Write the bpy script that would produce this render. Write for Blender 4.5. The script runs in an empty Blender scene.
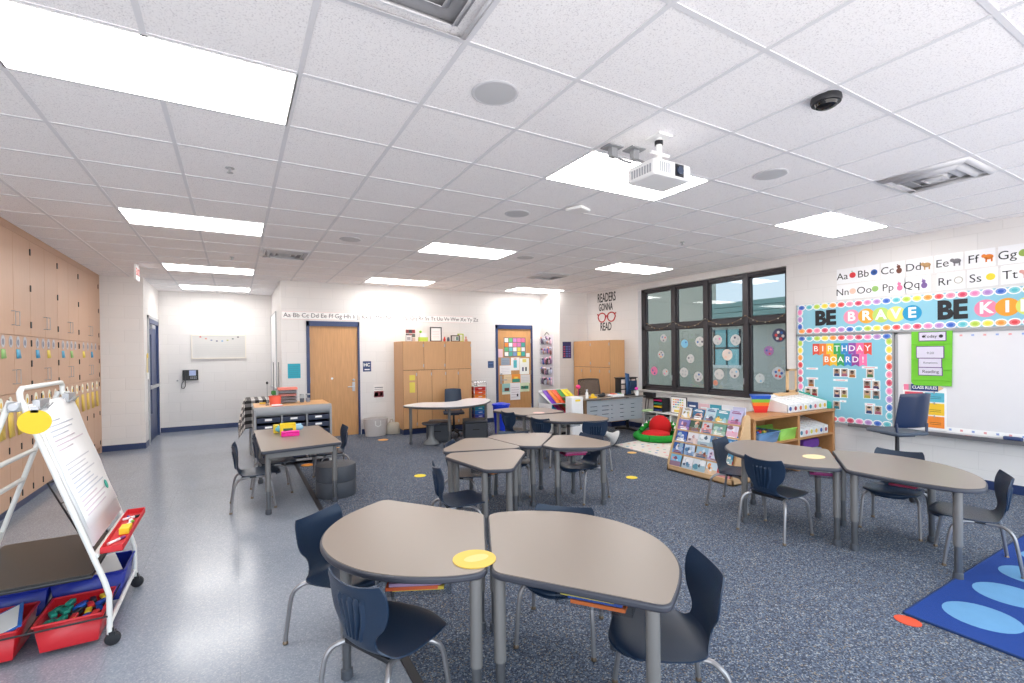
import bpy, bmesh, math, random
from mathutils import Vector, Matrix
random.seed(7)
PI = math.pi
sc = bpy.context.scene
COL = sc.collection

# ---------------------------------------------------------------- camera
CAMZ, CEIL = 1.574, 2.948
cam_d = bpy.data.cameras.new('camera')
cam = bpy.data.objects.new('camera', cam_d)
COL.objects.link(cam)
cam_d.sensor_width = 36
cam_d.lens = 479.24 / 1024 * 36
cam_d.shift_y = (355.913 - 341.5) / 1024
cam_d.clip_start = 0.02
yaw, pit, rol = 0.5235984, -0.0066840, -0.0119780
r_ = Vector((math.cos(yaw), -math.sin(yaw), 0))
f_ = Vector((math.sin(yaw) * math.cos(pit), math.cos(yaw) * math.cos(pit), math.sin(pit)))
u_ = r_.cross(f_)
rr = r_ * math.cos(rol) + u_ * math.sin(rol)
uu = u_ * math.cos(rol) - r_ * math.sin(rol)
cam.matrix_world = Matrix(((rr.x, uu.x, -f_.x, 0), (rr.y, uu.y, -f_.y, 0), (rr.z, uu.z, -f_.z, CAMZ), (0, 0, 0, 1)))
sc.camera = cam

# ---------------------------------------------------------------- world and exposure
world = bpy.data.worlds.new('world')
sc.world = world
world.use_nodes = True
wn = world.node_tree
_tc = wn.nodes.new('ShaderNodeTexCoord'); _sp = wn.nodes.new('ShaderNodeSeparateXYZ'); _mr = wn.nodes.new('ShaderNodeMapRange'); _mx = wn.nodes.new('ShaderNodeMix')
_mr.inputs[1].default_value = -0.04; _mr.inputs[2].default_value = 0.04; _mx.data_type = 'RGBA'
_mx.inputs[6].default_value = (1.0, 0.955, 0.93, 1); _mx.inputs[7].default_value = (0.76, 0.89, 1.0, 1)
wn.links.new(_tc.outputs['Generated'], _sp.inputs[0]); wn.links.new(_sp.outputs[2], _mr.inputs[0]); wn.links.new(_mr.outputs[0], _mx.inputs[0])
wn.links.new(_mx.outputs[2], wn.nodes['Background'].inputs[0])
wn.nodes['Background'].inputs[1].default_value = 2.15
sc.view_settings.view_transform = 'Standard'
sc.view_settings.look = 'None'
sc.view_settings.exposure = 0.85
sc.view_settings.gamma = 1
sc.view_settings.use_curve_mapping = False
sc.cycles.use_denoising = True
sc.cycles.max_bounces = 10
sc.cycles.diffuse_bounces = 6
sc.cycles.transparent_max_bounces = 12
sc.cycles.sample_clamp_indirect = 8
LAMP = 8.0          # emission of the ceiling light diffusers

# ---------------------------------------------------------------- materials
def lin(c):
    o = []
    for v in c[:3]:
        v = v / 255
        o.append(v / 12.92 if v <= 0.04045 else ((v + 0.055) / 1.055) ** 2.4)
    return (o[0], o[1], o[2], 1)

MC = {}
def mat(name, c, rough=0.5, metal=0.0, vary=0.0, scale=8, bump=0.0, bscale=60, spec=None, trans=0.0, alpha=1.0, stretch=None, coat=0.0):
    """procedural surface: principled shader with a noise in its colour and bump"""
    if name in MC:
        return MC[name]
    m = bpy.data.materials.new(name)
    m.use_nodes = True
    nt = m.node_tree
    b = nt.nodes['Principled BSDF']
    b.inputs['Roughness'].default_value = rough
    b.inputs['Metallic'].default_value = metal
    if spec is not None:
        b.inputs['Specular IOR Level'].default_value = spec
    if trans:
        b.inputs['Transmission Weight'].default_value = trans
    if coat:
        b.inputs['Coat Weight'].default_value = coat
    if alpha < 1:
        b.inputs['Alpha'].default_value = alpha
    col = lin(c)
    tc = nt.nodes.new('ShaderNodeTexCoord')
    src = tc.outputs['Object']
    if stretch:
        mp = nt.nodes.new('ShaderNodeMapping')
        mp.inputs['Scale'].default_value = stretch
        nt.links.new(src, mp.inputs[0])
        src = mp.outputs[0]
    n = nt.nodes.new('ShaderNodeTexNoise')
    n.inputs['Scale'].default_value = scale
    n.inputs['Detail'].default_value = 3
    nt.links.new(src, n.inputs['Vector'])
    mx = nt.nodes.new('ShaderNodeMix')
    mx.data_type = 'RGBA'
    v = max(vary, 0.02)
    mx.inputs[6].default_value = tuple(x * (1 - v) for x in col[:3]) + (1,)
    mx.inputs[7].default_value = tuple(min(1, x * (1 + v)) for x in col[:3]) + (1,)
    nt.links.new(n.outputs[0], mx.inputs[0])
    nt.links.new(mx.outputs[2], b.inputs['Base Color'])
    if bump:
        n2 = nt.nodes.new('ShaderNodeTexNoise')
        n2.inputs['Scale'].default_value = bscale
        nt.links.new(src, n2.inputs['Vector'])
        bp = nt.nodes.new('ShaderNodeBump')
        bp.inputs['Strength'].default_value = bump
        bp.inputs['Distance'].default_value = 0.004
        nt.links.new(n2.outputs[0], bp.inputs['Height'])
        nt.links.new(bp.outputs[0], b.inputs['Normal'])
    MC[name] = m
    return m

def emit(name, c, s):
    m = bpy.data.materials.new(name)
    m.use_nodes = True
    b = m.node_tree.nodes['Principled BSDF']
    b.inputs['Base Color'].default_value = lin(c)
    b.inputs['Emission Color'].default_value = lin(c)
    b.inputs['Emission Strength'].default_value = s
    MC[name] = m
    return m

def glassy(name, tint=(235, 240, 240), refl=1.0):
    m = bpy.data.materials.new(name)
    m.use_nodes = True
    nt = m.node_tree
    nt.nodes.remove(nt.nodes['Principled BSDF'])
    out = nt.nodes['Material Output']
    t = nt.nodes.new('ShaderNodeBsdfTransparent'); t.inputs[0].default_value = lin(tint)
    g = nt.nodes.new('ShaderNodeBsdfGlossy'); g.inputs['Roughness'].default_value = 0.02
    fr = nt.nodes.new('ShaderNodeFresnel'); fr.inputs[0].default_value = 1.45
    ma = nt.nodes.new('ShaderNodeMath'); ma.operation = 'MULTIPLY'; ma.inputs[1].default_value = refl; ma.use_clamp = True
    mx = nt.nodes.new('ShaderNodeMixShader')
    ge = nt.nodes.new('ShaderNodeNewGeometry')      # reflect only on the outer faces, never inside the pane
    inv = nt.nodes.new('ShaderNodeMath'); inv.operation = 'SUBTRACT'; inv.inputs[0].default_value = 1
    m2 = nt.nodes.new('ShaderNodeMath'); m2.operation = 'MULTIPLY'
    nt.links.new(ge.outputs['Backfacing'], inv.inputs[1]); nt.links.new(fr.outputs[0], ma.inputs[0])
    nt.links.new(ma.outputs[0], m2.inputs[0]); nt.links.new(inv.outputs[0], m2.inputs[1]); nt.links.new(m2.outputs[0], mx.inputs[0])
    nt.links.new(t.outputs[0], mx.inputs[1]); nt.links.new(g.outputs[0], mx.inputs[2])
    nt.links.new(mx.outputs[0], out.inputs[0])
    MC[name] = m
    return m

def block_wall(name, axis, c=(226, 223, 221)):
    """painted concrete block: faint joints as bump and tone"""
    m = bpy.data.materials.new(name); m.use_nodes = True
    nt = m.node_tree; b = nt.nodes['Principled BSDF']
    b.inputs['Roughness'].default_value = 0.42
    tc = nt.nodes.new('ShaderNodeTexCoord')
    sp = nt.nodes.new('ShaderNodeSeparateXYZ'); cb = nt.nodes.new('ShaderNodeCombineXYZ')
    nt.links.new(tc.outputs['Object'], sp.inputs[0])
    nt.links.new(sp.outputs[0 if axis == 'x' else 1], cb.inputs[0]); nt.links.new(sp.outputs[2], cb.inputs[1])
    br = nt.nodes.new('ShaderNodeTexBrick')
    br.inputs['Scale'].default_value = 1
    br.inputs['Brick Width'].default_value = 0.4064
    br.inputs['Row Height'].default_value = 0.2032
    br.inputs['Mortar Size'].default_value = 0.004
    br.inputs['Mortar Smooth'].default_value = 0.6
    col = lin(c)
    br.inputs['Color1'].default_value = col
    br.inputs['Color2'].default_value = tuple(x * 0.97 for x in col[:3]) + (1,)
    br.inputs['Mortar'].default_value = tuple(x * 0.9 for x in col[:3]) + (1,)
    nt.links.new(cb.outputs[0], br.inputs['Vector'])
    nt.links.new(br.outputs['Color'], b.inputs['Base Color'])
    n = nt.nodes.new('ShaderNodeTexNoise'); n.inputs['Scale'].default_value = 90
    ad = nt.nodes.new('ShaderNodeMath'); ad.operation = 'MULTIPLY_ADD'; ad.inputs[1].default_value = -1.0
    nt.links.new(br.outputs['Fac'], ad.inputs[0])
    mu = nt.nodes.new('ShaderNodeMath'); mu.operation = 'MULTIPLY'; mu.inputs[1].default_value = 0.25
    nt.links.new(n.outputs[0], mu.inputs[0]); nt.links.new(mu.outputs[0], ad.inputs[2])
    bp = nt.nodes.new('ShaderNodeBump'); bp.inputs['Strength'].default_value = 0.5; bp.inputs['Distance'].default_value = 0.004
    nt.links.new(ad.outputs[0], bp.inputs['Height']); nt.links.new(bp.outputs[0], b.inputs['Normal'])
    return m

def speckle(name, stops, scale, rough, bump=0.0, scale2=None, joints=0.0):
    """speckled floor: small random cells take their colour from a ramp"""
    m = bpy.data.materials.new(name); m.use_nodes = True
    nt = m.node_tree; b = nt.nodes['Principled BSDF']
    b.inputs['Roughness'].default_value = rough
    tc = nt.nodes.new('ShaderNodeTexCoord')
    vo = nt.nodes.new('ShaderNodeTexVoronoi'); vo.inputs['Scale'].default_value = scale
    nt.links.new(tc.outputs['Object'], vo.inputs['Vector'])
    sp = nt.nodes.new('ShaderNodeSeparateColor')
    nt.links.new(vo.outputs['Color'], sp.inputs[0])
    rp = nt.nodes.new('ShaderNodeValToRGB'); rp.color_ramp.interpolation = 'CONSTANT'
    el = rp.color_ramp.elements
    el[0].position = 0; el[0].color = lin(stops[0][1]); el[1].position = stops[1][0]; el[1].color = lin(stops[1][1])
    for p, c in stops[2:]:
        e = el.new(p); e.color = lin(c)
    nt.links.new(sp.outputs[0], rp.inputs[0])
    src = rp.outputs[0]
    n = nt.nodes.new('ShaderNodeTexNoise'); n.inputs['Scale'].default_value = 1.3
    nt.links.new(tc.outputs['Object'], n.inputs['Vector'])
    hs = nt.nodes.new('ShaderNodeHueSaturation')
    mr = nt.nodes.new('ShaderNodeMapRange'); mr.inputs[3].default_value = 0.9; mr.inputs[4].default_value = 1.1
    nt.links.new(n.outputs[0], mr.inputs[0]); nt.links.new(mr.outputs[0], hs.inputs['Value']); nt.links.new(src, hs.inputs['Color'])
    src = hs.outputs[0]
    if joints:
        br = nt.nodes.new('ShaderNodeTexBrick'); br.offset = 0
        br.inputs['Scale'].default_value = 1; br.inputs['Brick Width'].default_value = joints; br.inputs['Row Height'].default_value = joints
        br.inputs['Mortar Size'].default_value = 0.0015
        br.inputs['Color1'].default_value = (1, 1, 1, 1); br.inputs['Color2'].default_value = (0.955, 0.96, 0.965, 1); br.inputs['Mortar'].default_value = (0.8, 0.8, 0.8, 1)
        nt.links.new(tc.outputs['Object'], br.inputs['Vector'])
        mm = nt.nodes.new('ShaderNodeMix'); mm.data_type = 'RGBA'; mm.blend_type = 'MULTIPLY'; mm.inputs[0].default_value = 1
        nt.links.new(src, mm.inputs[6]); nt.links.new(br.outputs[0], mm.inputs[7]); src = mm.outputs[2]
    nt.links.new(src, b.inputs['Base Color'])
    if bump:
        n2 = nt.nodes.new('ShaderNodeTexNoise'); n2.inputs['Scale'].default_value = scale2 or 250
        nt.links.new(tc.outputs['Object'], n2.inputs['Vector'])
        bp = nt.nodes.new('ShaderNodeBump'); bp.inputs['Strength'].default_value = bump; bp.inputs['Distance'].default_value = 0.006
        nt.links.new(n2.outputs[0], bp.inputs['Height']); nt.links.new(bp.outputs[0], b.inputs['Normal'])
    MC[name] = m
    return m

M_wx = block_wall('block_wall_x', 'x')
M_wy = block_wall('block_wall_y', 'y')
M_lino = speckle('linoleum', [(0, (142, 149, 161)), (0.35, (150, 157, 168)), (0.7, (137, 144, 157)), (0.9, (162, 168, 178))], 140, 0.19, 0.03, 40, joints=0.61)
M_carpet = speckle('carpet', [(0, (54, 62, 80)), (0.25, (78, 90, 111)), (0.5, (102, 113, 130)), (0.74, (68, 72, 84)), (0.86, (150, 156, 162)), (0.94, (134, 122, 108))], 150, 0.95, 0.8, 220)
def ceiling_mat():
    m = mat('ceiling_tile', (246, 244, 246), 0.9, bump=0.6, bscale=150)
    nt = m.node_tree; mx = [n for n in nt.nodes if n.type == 'MIX'][0]; no = [n for n in nt.nodes if n.type == 'TEX_NOISE'][0]
    no.inputs['Scale'].default_value = 120; no.inputs['Detail'].default_value = 5; no.inputs['Roughness'].default_value = .7
    rp = nt.nodes.new('ShaderNodeValToRGB'); rp.color_ramp.elements[0].position = .36; rp.color_ramp.elements[1].position = .46
    nt.links.new(no.outputs[0], rp.inputs[0]); nt.links.new(rp.outputs[0], mx.inputs[0])
    mx.inputs[6].default_value = lin((212, 209, 212)); mx.inputs[7].default_value = lin((247, 245, 246))
    return m
M_ceil = ceiling_mat()
M_grid = mat('grid_bar', (222, 222, 226), 0.5)
M_navy = mat('navy_paint', (50, 66, 108), 0.4, vary=0.05)
M_base = mat('navy_vinyl', (38, 54, 96), 0.35, vary=0.05)
M_lam = mat('pinkish_laminate', (198, 160, 132), 0.42, vary=0.05, scale=4, stretch=(6, 6, 0.6))
M_maple = mat('maple_wood', (205, 156, 108), 0.4, vary=0.12, scale=6, stretch=(7, 7, 0.5))
M_oak = mat('oak_wood', (201, 150, 98), 0.38, vary=0.22, scale=7, stretch=(6, 6, 0.45))
M_birch = mat('birch_wood', (214, 176, 132), 0.45, vary=0.1, scale=6, stretch=(0.6, 6, 6))
M_shelfw = mat('shelf_wood', (184, 132, 84), 0.45, vary=0.14, scale=6, stretch=(0.6, 6, 6))
M_dark = mat('dark_gap', (52, 40, 32), 0.6)
M_top = mat('taupe_laminate', (142, 130, 120), 0.34, vary=0.03, scale=300)
M_edge = mat('slate_edge', (56, 58, 68), 0.4)
M_leg = mat('grey_leg_paint', (120, 118, 117), 0.38, metal=0.25)
M_legd = mat('dark_leg_insert', (104, 105, 108), 0.3, metal=0.6)
M_chrome = mat('chrome', (200, 200, 205), 0.18, metal=1.0)
M_cleg = mat('chair_leg_metal', (150, 148, 150), 0.28, metal=0.7)
M_chair = mat('navy_plastic', (22, 42, 66), 0.36, vary=0.05, bump=0.15, bscale=400)
M_brass = mat('brass_glide', (134, 116, 98), 0.3, metal=0.8)
M_blk = mat('black_plastic', (30, 31, 36), 0.4)
M_char = mat('charcoal_vinyl', (72, 76, 84), 0.5, vary=0.08, bump=0.2, bscale=200)
M_white = mat('white_plastic', (238, 238, 238), 0.35)
M_paper = mat('white_paper', (244, 243, 242), 0.7)
M_wmetal = mat('white_enamel', (226, 226, 222), 0.3)
M_grey = mat('grey_plastic', (150, 152, 156), 0.45)
M_alu = mat('aluminium', (178, 180, 184), 0.35, metal=0.5)
M_clear = glassy('clear_plastic', (240, 242, 244), 0.35)
M_glass = glassy('window_glass', (182, 186, 187), 1.5)
M_frame = mat('bronze_frame', (62, 60, 64), 0.4, metal=0.3)
M_text = mat('black_ink', (38, 38, 42), 0.7)
M_diff = emit('lamp_diffuser', (255, 252, 248), LAMP)

def cm(c, rough=0.55):
    k = 'col_%02x%02x%02x' % c
    return mat(k, c, rough)

# ---------------------------------------------------------------- mesh builder
class MB:
    def __init__(s):
        s.v = []; s.f = []; s.m = []; s.mats = []; s.cur = 0
    def mat(s, m):
        if m not in s.mats: s.mats.append(m)
        s.cur = s.mats.index(m); return s
    def add(s, vs, fs):
        o = len(s.v); s.v += [tuple(v) for v in vs]
        for f in fs:
            s.f.append(tuple(o + i for i in f)); s.m.append(s.cur)
        return s
    def bx(s, x0, x1, y0, y1, z0, z1):
        vs = [(x, y, z) for x in (x0, x1) for y in (y0, y1) for z in (z0, z1)]
        return s.add(vs, [(0, 1, 3, 2), (4, 6, 7, 5), (0, 4, 5, 1), (2, 3, 7, 6), (0, 2, 6, 4), (1, 5, 7, 3)])
    def cb(s, c, d):
        return s.bx(c[0] - d[0] / 2, c[0] + d[0] / 2, c[1] - d[1] / 2, c[1] + d[1] / 2, c[2] - d[2] / 2, c[2] + d[2] / 2)
    def prism(s, poly, z0, z1, f=None):
        n = len(poly); g = f or (lambda x, y, z: (x, y, z))
        vs = [g(x, y, z0) for x, y in poly] + [g(x, y, z1) for x, y in poly]
        return s.add(vs, [tuple(range(n))[::-1], tuple(range(n, 2 * n))] + [(i, (i + 1) % n, n + (i + 1) % n, n + i) for i in range(n)])
    def tube(s, pts, r, n=10):
        pts = [Vector(p) for p in pts]; k = len(pts)
        rs = r if isinstance(r, (list, tuple)) else [r] * k
        t = (pts[1] - pts[0]).normalized()
        a = Vector((0, 0, 1)) if abs(t.z) < 0.9 else Vector((1, 0, 0))
        nn = t.cross(a).normalized(); vs = []
        for i, p in enumerate(pts):
            d0 = (pts[i] - pts[i - 1]).normalized() if i else None
            d1 = (pts[i + 1] - pts[i]).normalized() if i < k - 1 else None
            t = ((d0 or d1) + (d1 or d0)).normalized()
            nn = (nn - t * nn.dot(t)).normalized(); b = t.cross(nn)
            for j in range(n):
                q = 2 * PI * j / n
                vs.append(p + (nn * math.cos(q) + b * math.sin(q)) * rs[i])
        fs = [tuple(range(n))[::-1], tuple(range((k - 1) * n, k * n))]
        for i in range(k - 1):
            for j in range(n):
                fs.append((i * n + j, i * n + (j + 1) % n, (i + 1) * n + (j + 1) % n, (i + 1) * n + j))
        return s.add(vs, fs)
    def lathe(s, prof, c=(0, 0, 0), n=24, sx=1, sy=1, f=None):
        vs = []; k = len(prof)
        for r, z in prof:
            for j in range(n):
                q = 2 * PI * j / n
                p = (r * math.cos(q) * sx, r * math.sin(q) * sy, z)
                if f: p = f(*p)
                vs.append((c[0] + p[0], c[1] + p[1], c[2] + p[2]))
        fs = [tuple(range(n))[::-1], tuple(range((k - 1) * n, k * n))]
        for i in range(k - 1):
            for j in range(n):
                fs.append((i * n + j, i * n + (j + 1) % n, (i + 1) * n + (j + 1) % n, (i + 1) * n + j))
        return s.add(vs, fs)
    def ell(s, c, r, n=14):
        if not isinstance(r, (tuple, list)): r = (r, r, r)
        k = n // 2 + 1
        pr = [(math.sin(PI * i / k), -math.cos(PI * i / k)) for i in range(k + 1)]
        pr[0] = (0.02, -1); pr[-1] = (0.02, 1)
        return s.lathe(pr, c, n, f=lambda x, y, z: (x * r[0], y * r[1], z * r[2]))
    def poly(s, pts):
        return s.add(pts, [tuple(range(len(pts)))])
    def build(s, name, parent=None, bevel=0, seg=2, ang=35, loc=None, solid=0):
        me = bpy.data.meshes.new(name)
        me.from_pydata(s.v, [], s.f)
        for m in (s.mats or [M_white]): me.materials.append(m)
        me.polygons.foreach_set('material_index', s.m)
        bm = bmesh.new(); bm.from_mesh(me)
        bmesh.ops.recalc_face_normals(bm, faces=bm.faces); bm.to_mesh(me); bm.free()
        me.polygons.foreach_set('use_smooth', [True] * len(me.polygons))
        me.set_sharp_from_angle(angle=math.radians(ang))
        o = bpy.data.objects.new(name, me); COL.objects.link(o)
        if parent: o.parent = parent
        if loc: o.location = loc
        if solid:
            md = o.modifiers.new('s', 'SOLIDIFY'); md.thickness = solid; md.offset = 0
        if bevel:
            md = o.modifiers.new('b', 'BEVEL'); md.width = bevel; md.segments = seg; md.limit_method = 'ANGLE'; md.angle_limit = math.radians(40)
        return o

def B(m): return MB().mat(m)
def thing(name, label, cat, loc=(0, 0, 0), rz=0, group=None):
    o = bpy.data.objects.new(name, None); COL.objects.link(o)
    o.empty_display_size = 0.1; o.location = loc; o.rotation_euler = (0, 0, rz)
    o['label'] = label; o['category'] = cat
    if group: o['group'] = group
    return o
def tag(o, label, cat, group=None, kind=None):
    o['label'] = label; o['category'] = cat
    if group: o['group'] = group
    if kind: o['kind'] = kind
    return o
def struct(o, label=None):
    o['kind'] = 'structure'
    if label: o['label'] = label
    return o
def copy_tree(o, label, loc, rz, group=None, parent=None):
    c = o.copy(); COL.objects.link(c)
    if parent is not None:
        c.parent = parent
    else:
        c.location = loc; c.rotation_euler = (0, 0, rz); c['label'] = label
        if group: c['group'] = group
    for ch in list(o.children): copy_tree(ch, None, None, 0, None, c)
    return c
def text(s, name, parent, loc, rot, size, m, ext=0.001, align='CENTER', bold=0.0, sx=1.0, fit=None):
    cu = bpy.data.curves.new(name, 'FONT'); cu.body = s; cu.size = size; cu.extrude = ext
    cu.align_x = align; cu.align_y = 'CENTER'; cu.offset = bold; cu.resolution_u = 3
    cu.materials.append(m)
    o = bpy.data.objects.new(name, cu); COL.objects.link(o)
    o.location = loc; o.rotation_euler = rot; o.scale = (sx, 1, 1)
    if parent: o.parent = parent
    bpy.context.view_layer.update()
    dg = bpy.context.evaluated_depsgraph_get()
    me = bpy.data.meshes.new_from_object(o.evaluated_get(dg), depsgraph=dg)
    q = bpy.data.objects.new(name, me); COL.objects.link(q)
    if fit: sx = fit / max(v.co.x * 2 for v in me.vertices)
    q.location = loc; q.rotation_euler = rot; q.scale = (sx, 1, 1)
    if parent: q.parent = parent
    if not me.materials: me.materials.append(m)
    bpy.data.objects.remove(o); q.name = name
    return q
RX = (PI / 2, 0, -PI / 2)      # on a wall that faces -x
RY = (PI / 2, 0, 0)            # on a wall that faces -y
def disc_pts(r, n=20, sx=1, sy=1): return [(r * sx * math.cos(2 * PI * i / n), r * sy * math.sin(2 * PI * i / n)) for i in range(n)]
def onx(X):   # (a, b, d) -> wall plane facing -x: a = y, b = z, d = out of the wall
    return lambda a, b, d: (X - d, a, b)
def ony(Y): return lambda a, b, d: (a, Y - d, b)

def fillet(poly, rad, n=6):
    """round the corners of a polygon"""
    out = []; k = len(poly)
    for i in range(k):
        p = Vector(poly[i]); a = Vector(poly[i - 1]); b = Vector(poly[(i + 1) % k])
        r = rad[i] if isinstance(rad, (list, tuple)) else rad
        da = (a - p); db = (b - p)
        r = min(r, da.length * 0.48, db.length * 0.48)
        p0 = p + da.normalized() * r; p1 = p + db.normalized() * r
        for j in range(n + 1):
            t = j / n
            q = p0 * (1 - t) ** 2 + p * 2 * t * (1 - t) + p1 * t * t
            out.append((q.x, q.y))
    return out
def shrink(poly, d):
    c = Vector((sum(p[0] for p in poly) / len(poly), sum(p[1] for p in poly) / len(poly)))
    return [tuple((Vector(p) - c) * (1 - d / max((Vector(p) - c).length, 0.01)) + c) for p in poly]

# ================================================================ THE SETTING
XR, YB, YA, YN, XA, XJ, XD = 7.184, 9.672, 12.25, 10.327, -1.36, 0.73, 0.735
YF = -1.0     # room cut short and left open behind the camera to let world light in
struct(B(M_lino).bx(-2.5, XD, YF, YA + .1, -.06, 0).build('floor'))
struct(B(M_carpet).bx(XD, XR + .1, YF, YB + .1, -.06, 0.002).build('floor_carpet'), 'speckled blue grey carpet')
struct(B(mat('dark_strip', (52, 50, 54), 0.6)).bx(XD - .022, XD + .022, YF, YB, 0, .007).build('trim_1'), 'dark strip between carpet and tiles')
struct(B(M_ceil).bx(-2.5, XR + .3, YF, YA + .2, CEIL, CEIL + .06).build('ceiling'))
g = B(M_grid)
GX, GY, GT = 0.2914, 2.5419, 0.61
for i in range(-4, 12):
    x = GX + i * GT
    y1 = YA if -3 < i < 1 else (YB if i >= 1 else YN)
    if x < XR: g.bx(x - .012, x + .012, YF, y1, CEIL - .004, CEIL)
for j in range(-9, 16):
    y = GY + j * GT
    x0 = XA if y > YN else -2.2
    x1 = XJ if y > YB else (6.38 if y > 8.88 else XR)
    g.bx(x0, x1, y - .012, y + .012, CEIL - .0035, CEIL)
struct(g.build('ceiling_grid'), 'suspended ceiling grid bars')
# walls
struct(B(M_wy).bx(-2.5, -2.42, YF, YN, 0, CEIL).build('wall_left'))
struct(B(M_wx).bx(-2.5, XA, YN, YN + .15, 0, CEIL).build('wall_return'), 'wall beside the left cabinets')
struct(B(M_wy).bx(XA - .15, XA, YN + .15, 10.74, 0, CEIL).bx(XA - .15, XA, 10.74, YA, 2.28, CEIL).bx(XA - .15, XA, 12.02, YA, 0, 2.28).build('wall_alcove_left'))
struct(B(M_wx).bx(XA - .15, XJ + .15, YA, YA + .15, 0, CEIL).build('wall_alcove_back'))
struct(B(M_wy).bx(XJ, XJ + .15, YB + .15, YA, 0, CEIL).build('wall_alcove_right'))
struct(B(M_wx).bx(XJ, 1.152, YB, YB + .15, 0, CEIL).bx(2.12, 5.155, YB, YB + .15, 0, CEIL).bx(6.15, 6.38, YB, YB + .15, 0, CEIL)
       .bx(1.152, 2.12, YB, YB + .15, 2.21, CEIL).bx(5.155, 6.15, YB, YB + .15, 2.22, CEIL).build('wall_back'))
struct(B(M_wy).bx(6.38, 6.5, 9.0, YB, 0, CEIL).build('wall_jog'), 'white wall return with the hanging organizer')
struct(B(M_wx).bx(6.38, XR, 8.88, 9.0, 0, CEIL).build('wall_corner'), 'grey recessed wall by the right cabinets')
WY0, WY1, WZ0, WZ1 = 4.175, 7.235, 0.775, 2.83
struct(B(M_wy).bx(XR, XR + .3, YF, WY0, 0, CEIL).bx(XR, XR + .3, WY1, 9.0, 0, CEIL).bx(XR, XR + .3, WY0, WY1, 0, WZ0).bx(XR, XR + .3, WY0, WY1, WZ1, CEIL).build('wall_right'))
# baseboards
bb = .1
struct(B(M_base).bx(XJ, 1.15, YB - .008, YB, 0, bb).bx(2.14, 5.15, YB - .008, YB, 0, bb).bx(6.15, 6.38, YB - .008, YB, 0, bb).build('baseboard_back'))
struct(B(M_base).bx(XR - .008, XR, YF, 8.88, 0, bb).build('baseboard_right'))
struct(B(M_base).bx(-1.95, XA, YN - .008, YN, 0, bb).build('baseboard_return'))
struct(B(M_base).bx(XA, XJ, YA - .008, YA, 0, bb).bx(XJ - .008, XJ, YB, YA, 0, bb).bx(XA, XA + .008, YN, 10.68, 0, bb).build('baseboard_alcove'))
struct(B(M_base).bx(6.372, 6.38, 8.88, YB, 0, bb).bx(6.38, XR, 8.872, 8.88, 0, bb).build('baseboard_corner'))

# doors -------------------------------------------------------------
def door(n, x0, x1, ztop, handle_left, label):
    t = bpy.data.objects.new('door_%d' % n, None); COL.objects.link(t); t.location = (x0, YB, 0); struct(t, label)
    w = x1 - x0
    B(M_navy).bx(0, .055, -.02, .12, 0, ztop).bx(w - .035, w, -.02, .12, 0, ztop).bx(0, w, -.02, .12, ztop - .095, ztop).build('door_frame', t, bevel=.003)
    B(M_oak).bx(.055, w - .035, .02, .065, 0.008, ztop - .095).build('door_slab', t)
    hx = .14 if handle_left else w - .12
    h = B(M_alu).cb((hx, .012, .95), (.05, .016, .18)); s = 1 if handle_left else -1
    h.tube([(hx, .0, .95), (hx, -.045, .95), (hx + s * .12, -.048, .95)], .011)
    h.build('door_handle', t, bevel=.002)
    k = B(M_alu).lathe([(.022, -.01), (.022, .02), (.012, .024)], f=lambda x, y, z: (x, -z, y), n=14)
    k.build('lock', t, loc=(hx, .01, 1.08))
    hg = B(M_alu)
    for z in (.3, 1.1, 1.85):
        x = w - .04 if handle_left else .058
        hg.cb((x, .012, z), (.012, .012, .11))
    hg.build('hinge', t)
    return t
d1 = door(1, 1.152, 2.12, 2.215, False, 'oak door in blue frame, left')
B(M_white).lathe([(.022, 0), (.022, .006)], f=lambda x, y, z: (x, -z, y), n=14).build('peephole', d1, loc=(.45, .018, 1.12))
door(2, 5.155, 6.15, 2.22, True, 'oak door covered with papers')
t = bpy.data.objects.new('door_3', None); COL.objects.link(t); t.location = (XA, 10.74, 0); t.scale = (1, 1.22, 1); struct(t, 'blue alcove door with narrow glass')
B(M_navy).bx(-.1, .02, 0, .06, 0, 2.28).bx(-.1, .02, .99, 1.05, 0, 2.28).bx(-.1, .02, 0, 1.05, 2.2, 2.28).build('door_frame', t, bevel=.003)
B(M_navy).bx(-.06, -.015, .06, .25, .01, 2.2).bx(-.06, -.015, .45, .99, .01, 2.2).bx(-.06, -.015, .25, .45, .01, .5).bx(-.06, -.015, .25, .45, 2.0, 2.2).build('door_slab', t)
B(mat('frosted_pane', (140, 150, 165), 0.15)).bx(-.04, -.03, .25, .45, .5, 2.0).build('pane', t)
B(M_alu).bx(-.03, .03, .1, .95, .98, 1.04).build('push_bar', t, bevel=.008)
B(M_alu).bx(-.02, .05, .15, .45, 2.1, 2.17).build('door_closer', t, bevel=.005)
B(cm((180, 182, 186))).bx(0.0, .022, -.05, .0, 0, 2.33).bx(0, .022, -.05, 1.05, 2.28, 2.33).build('trim_board', t)

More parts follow.
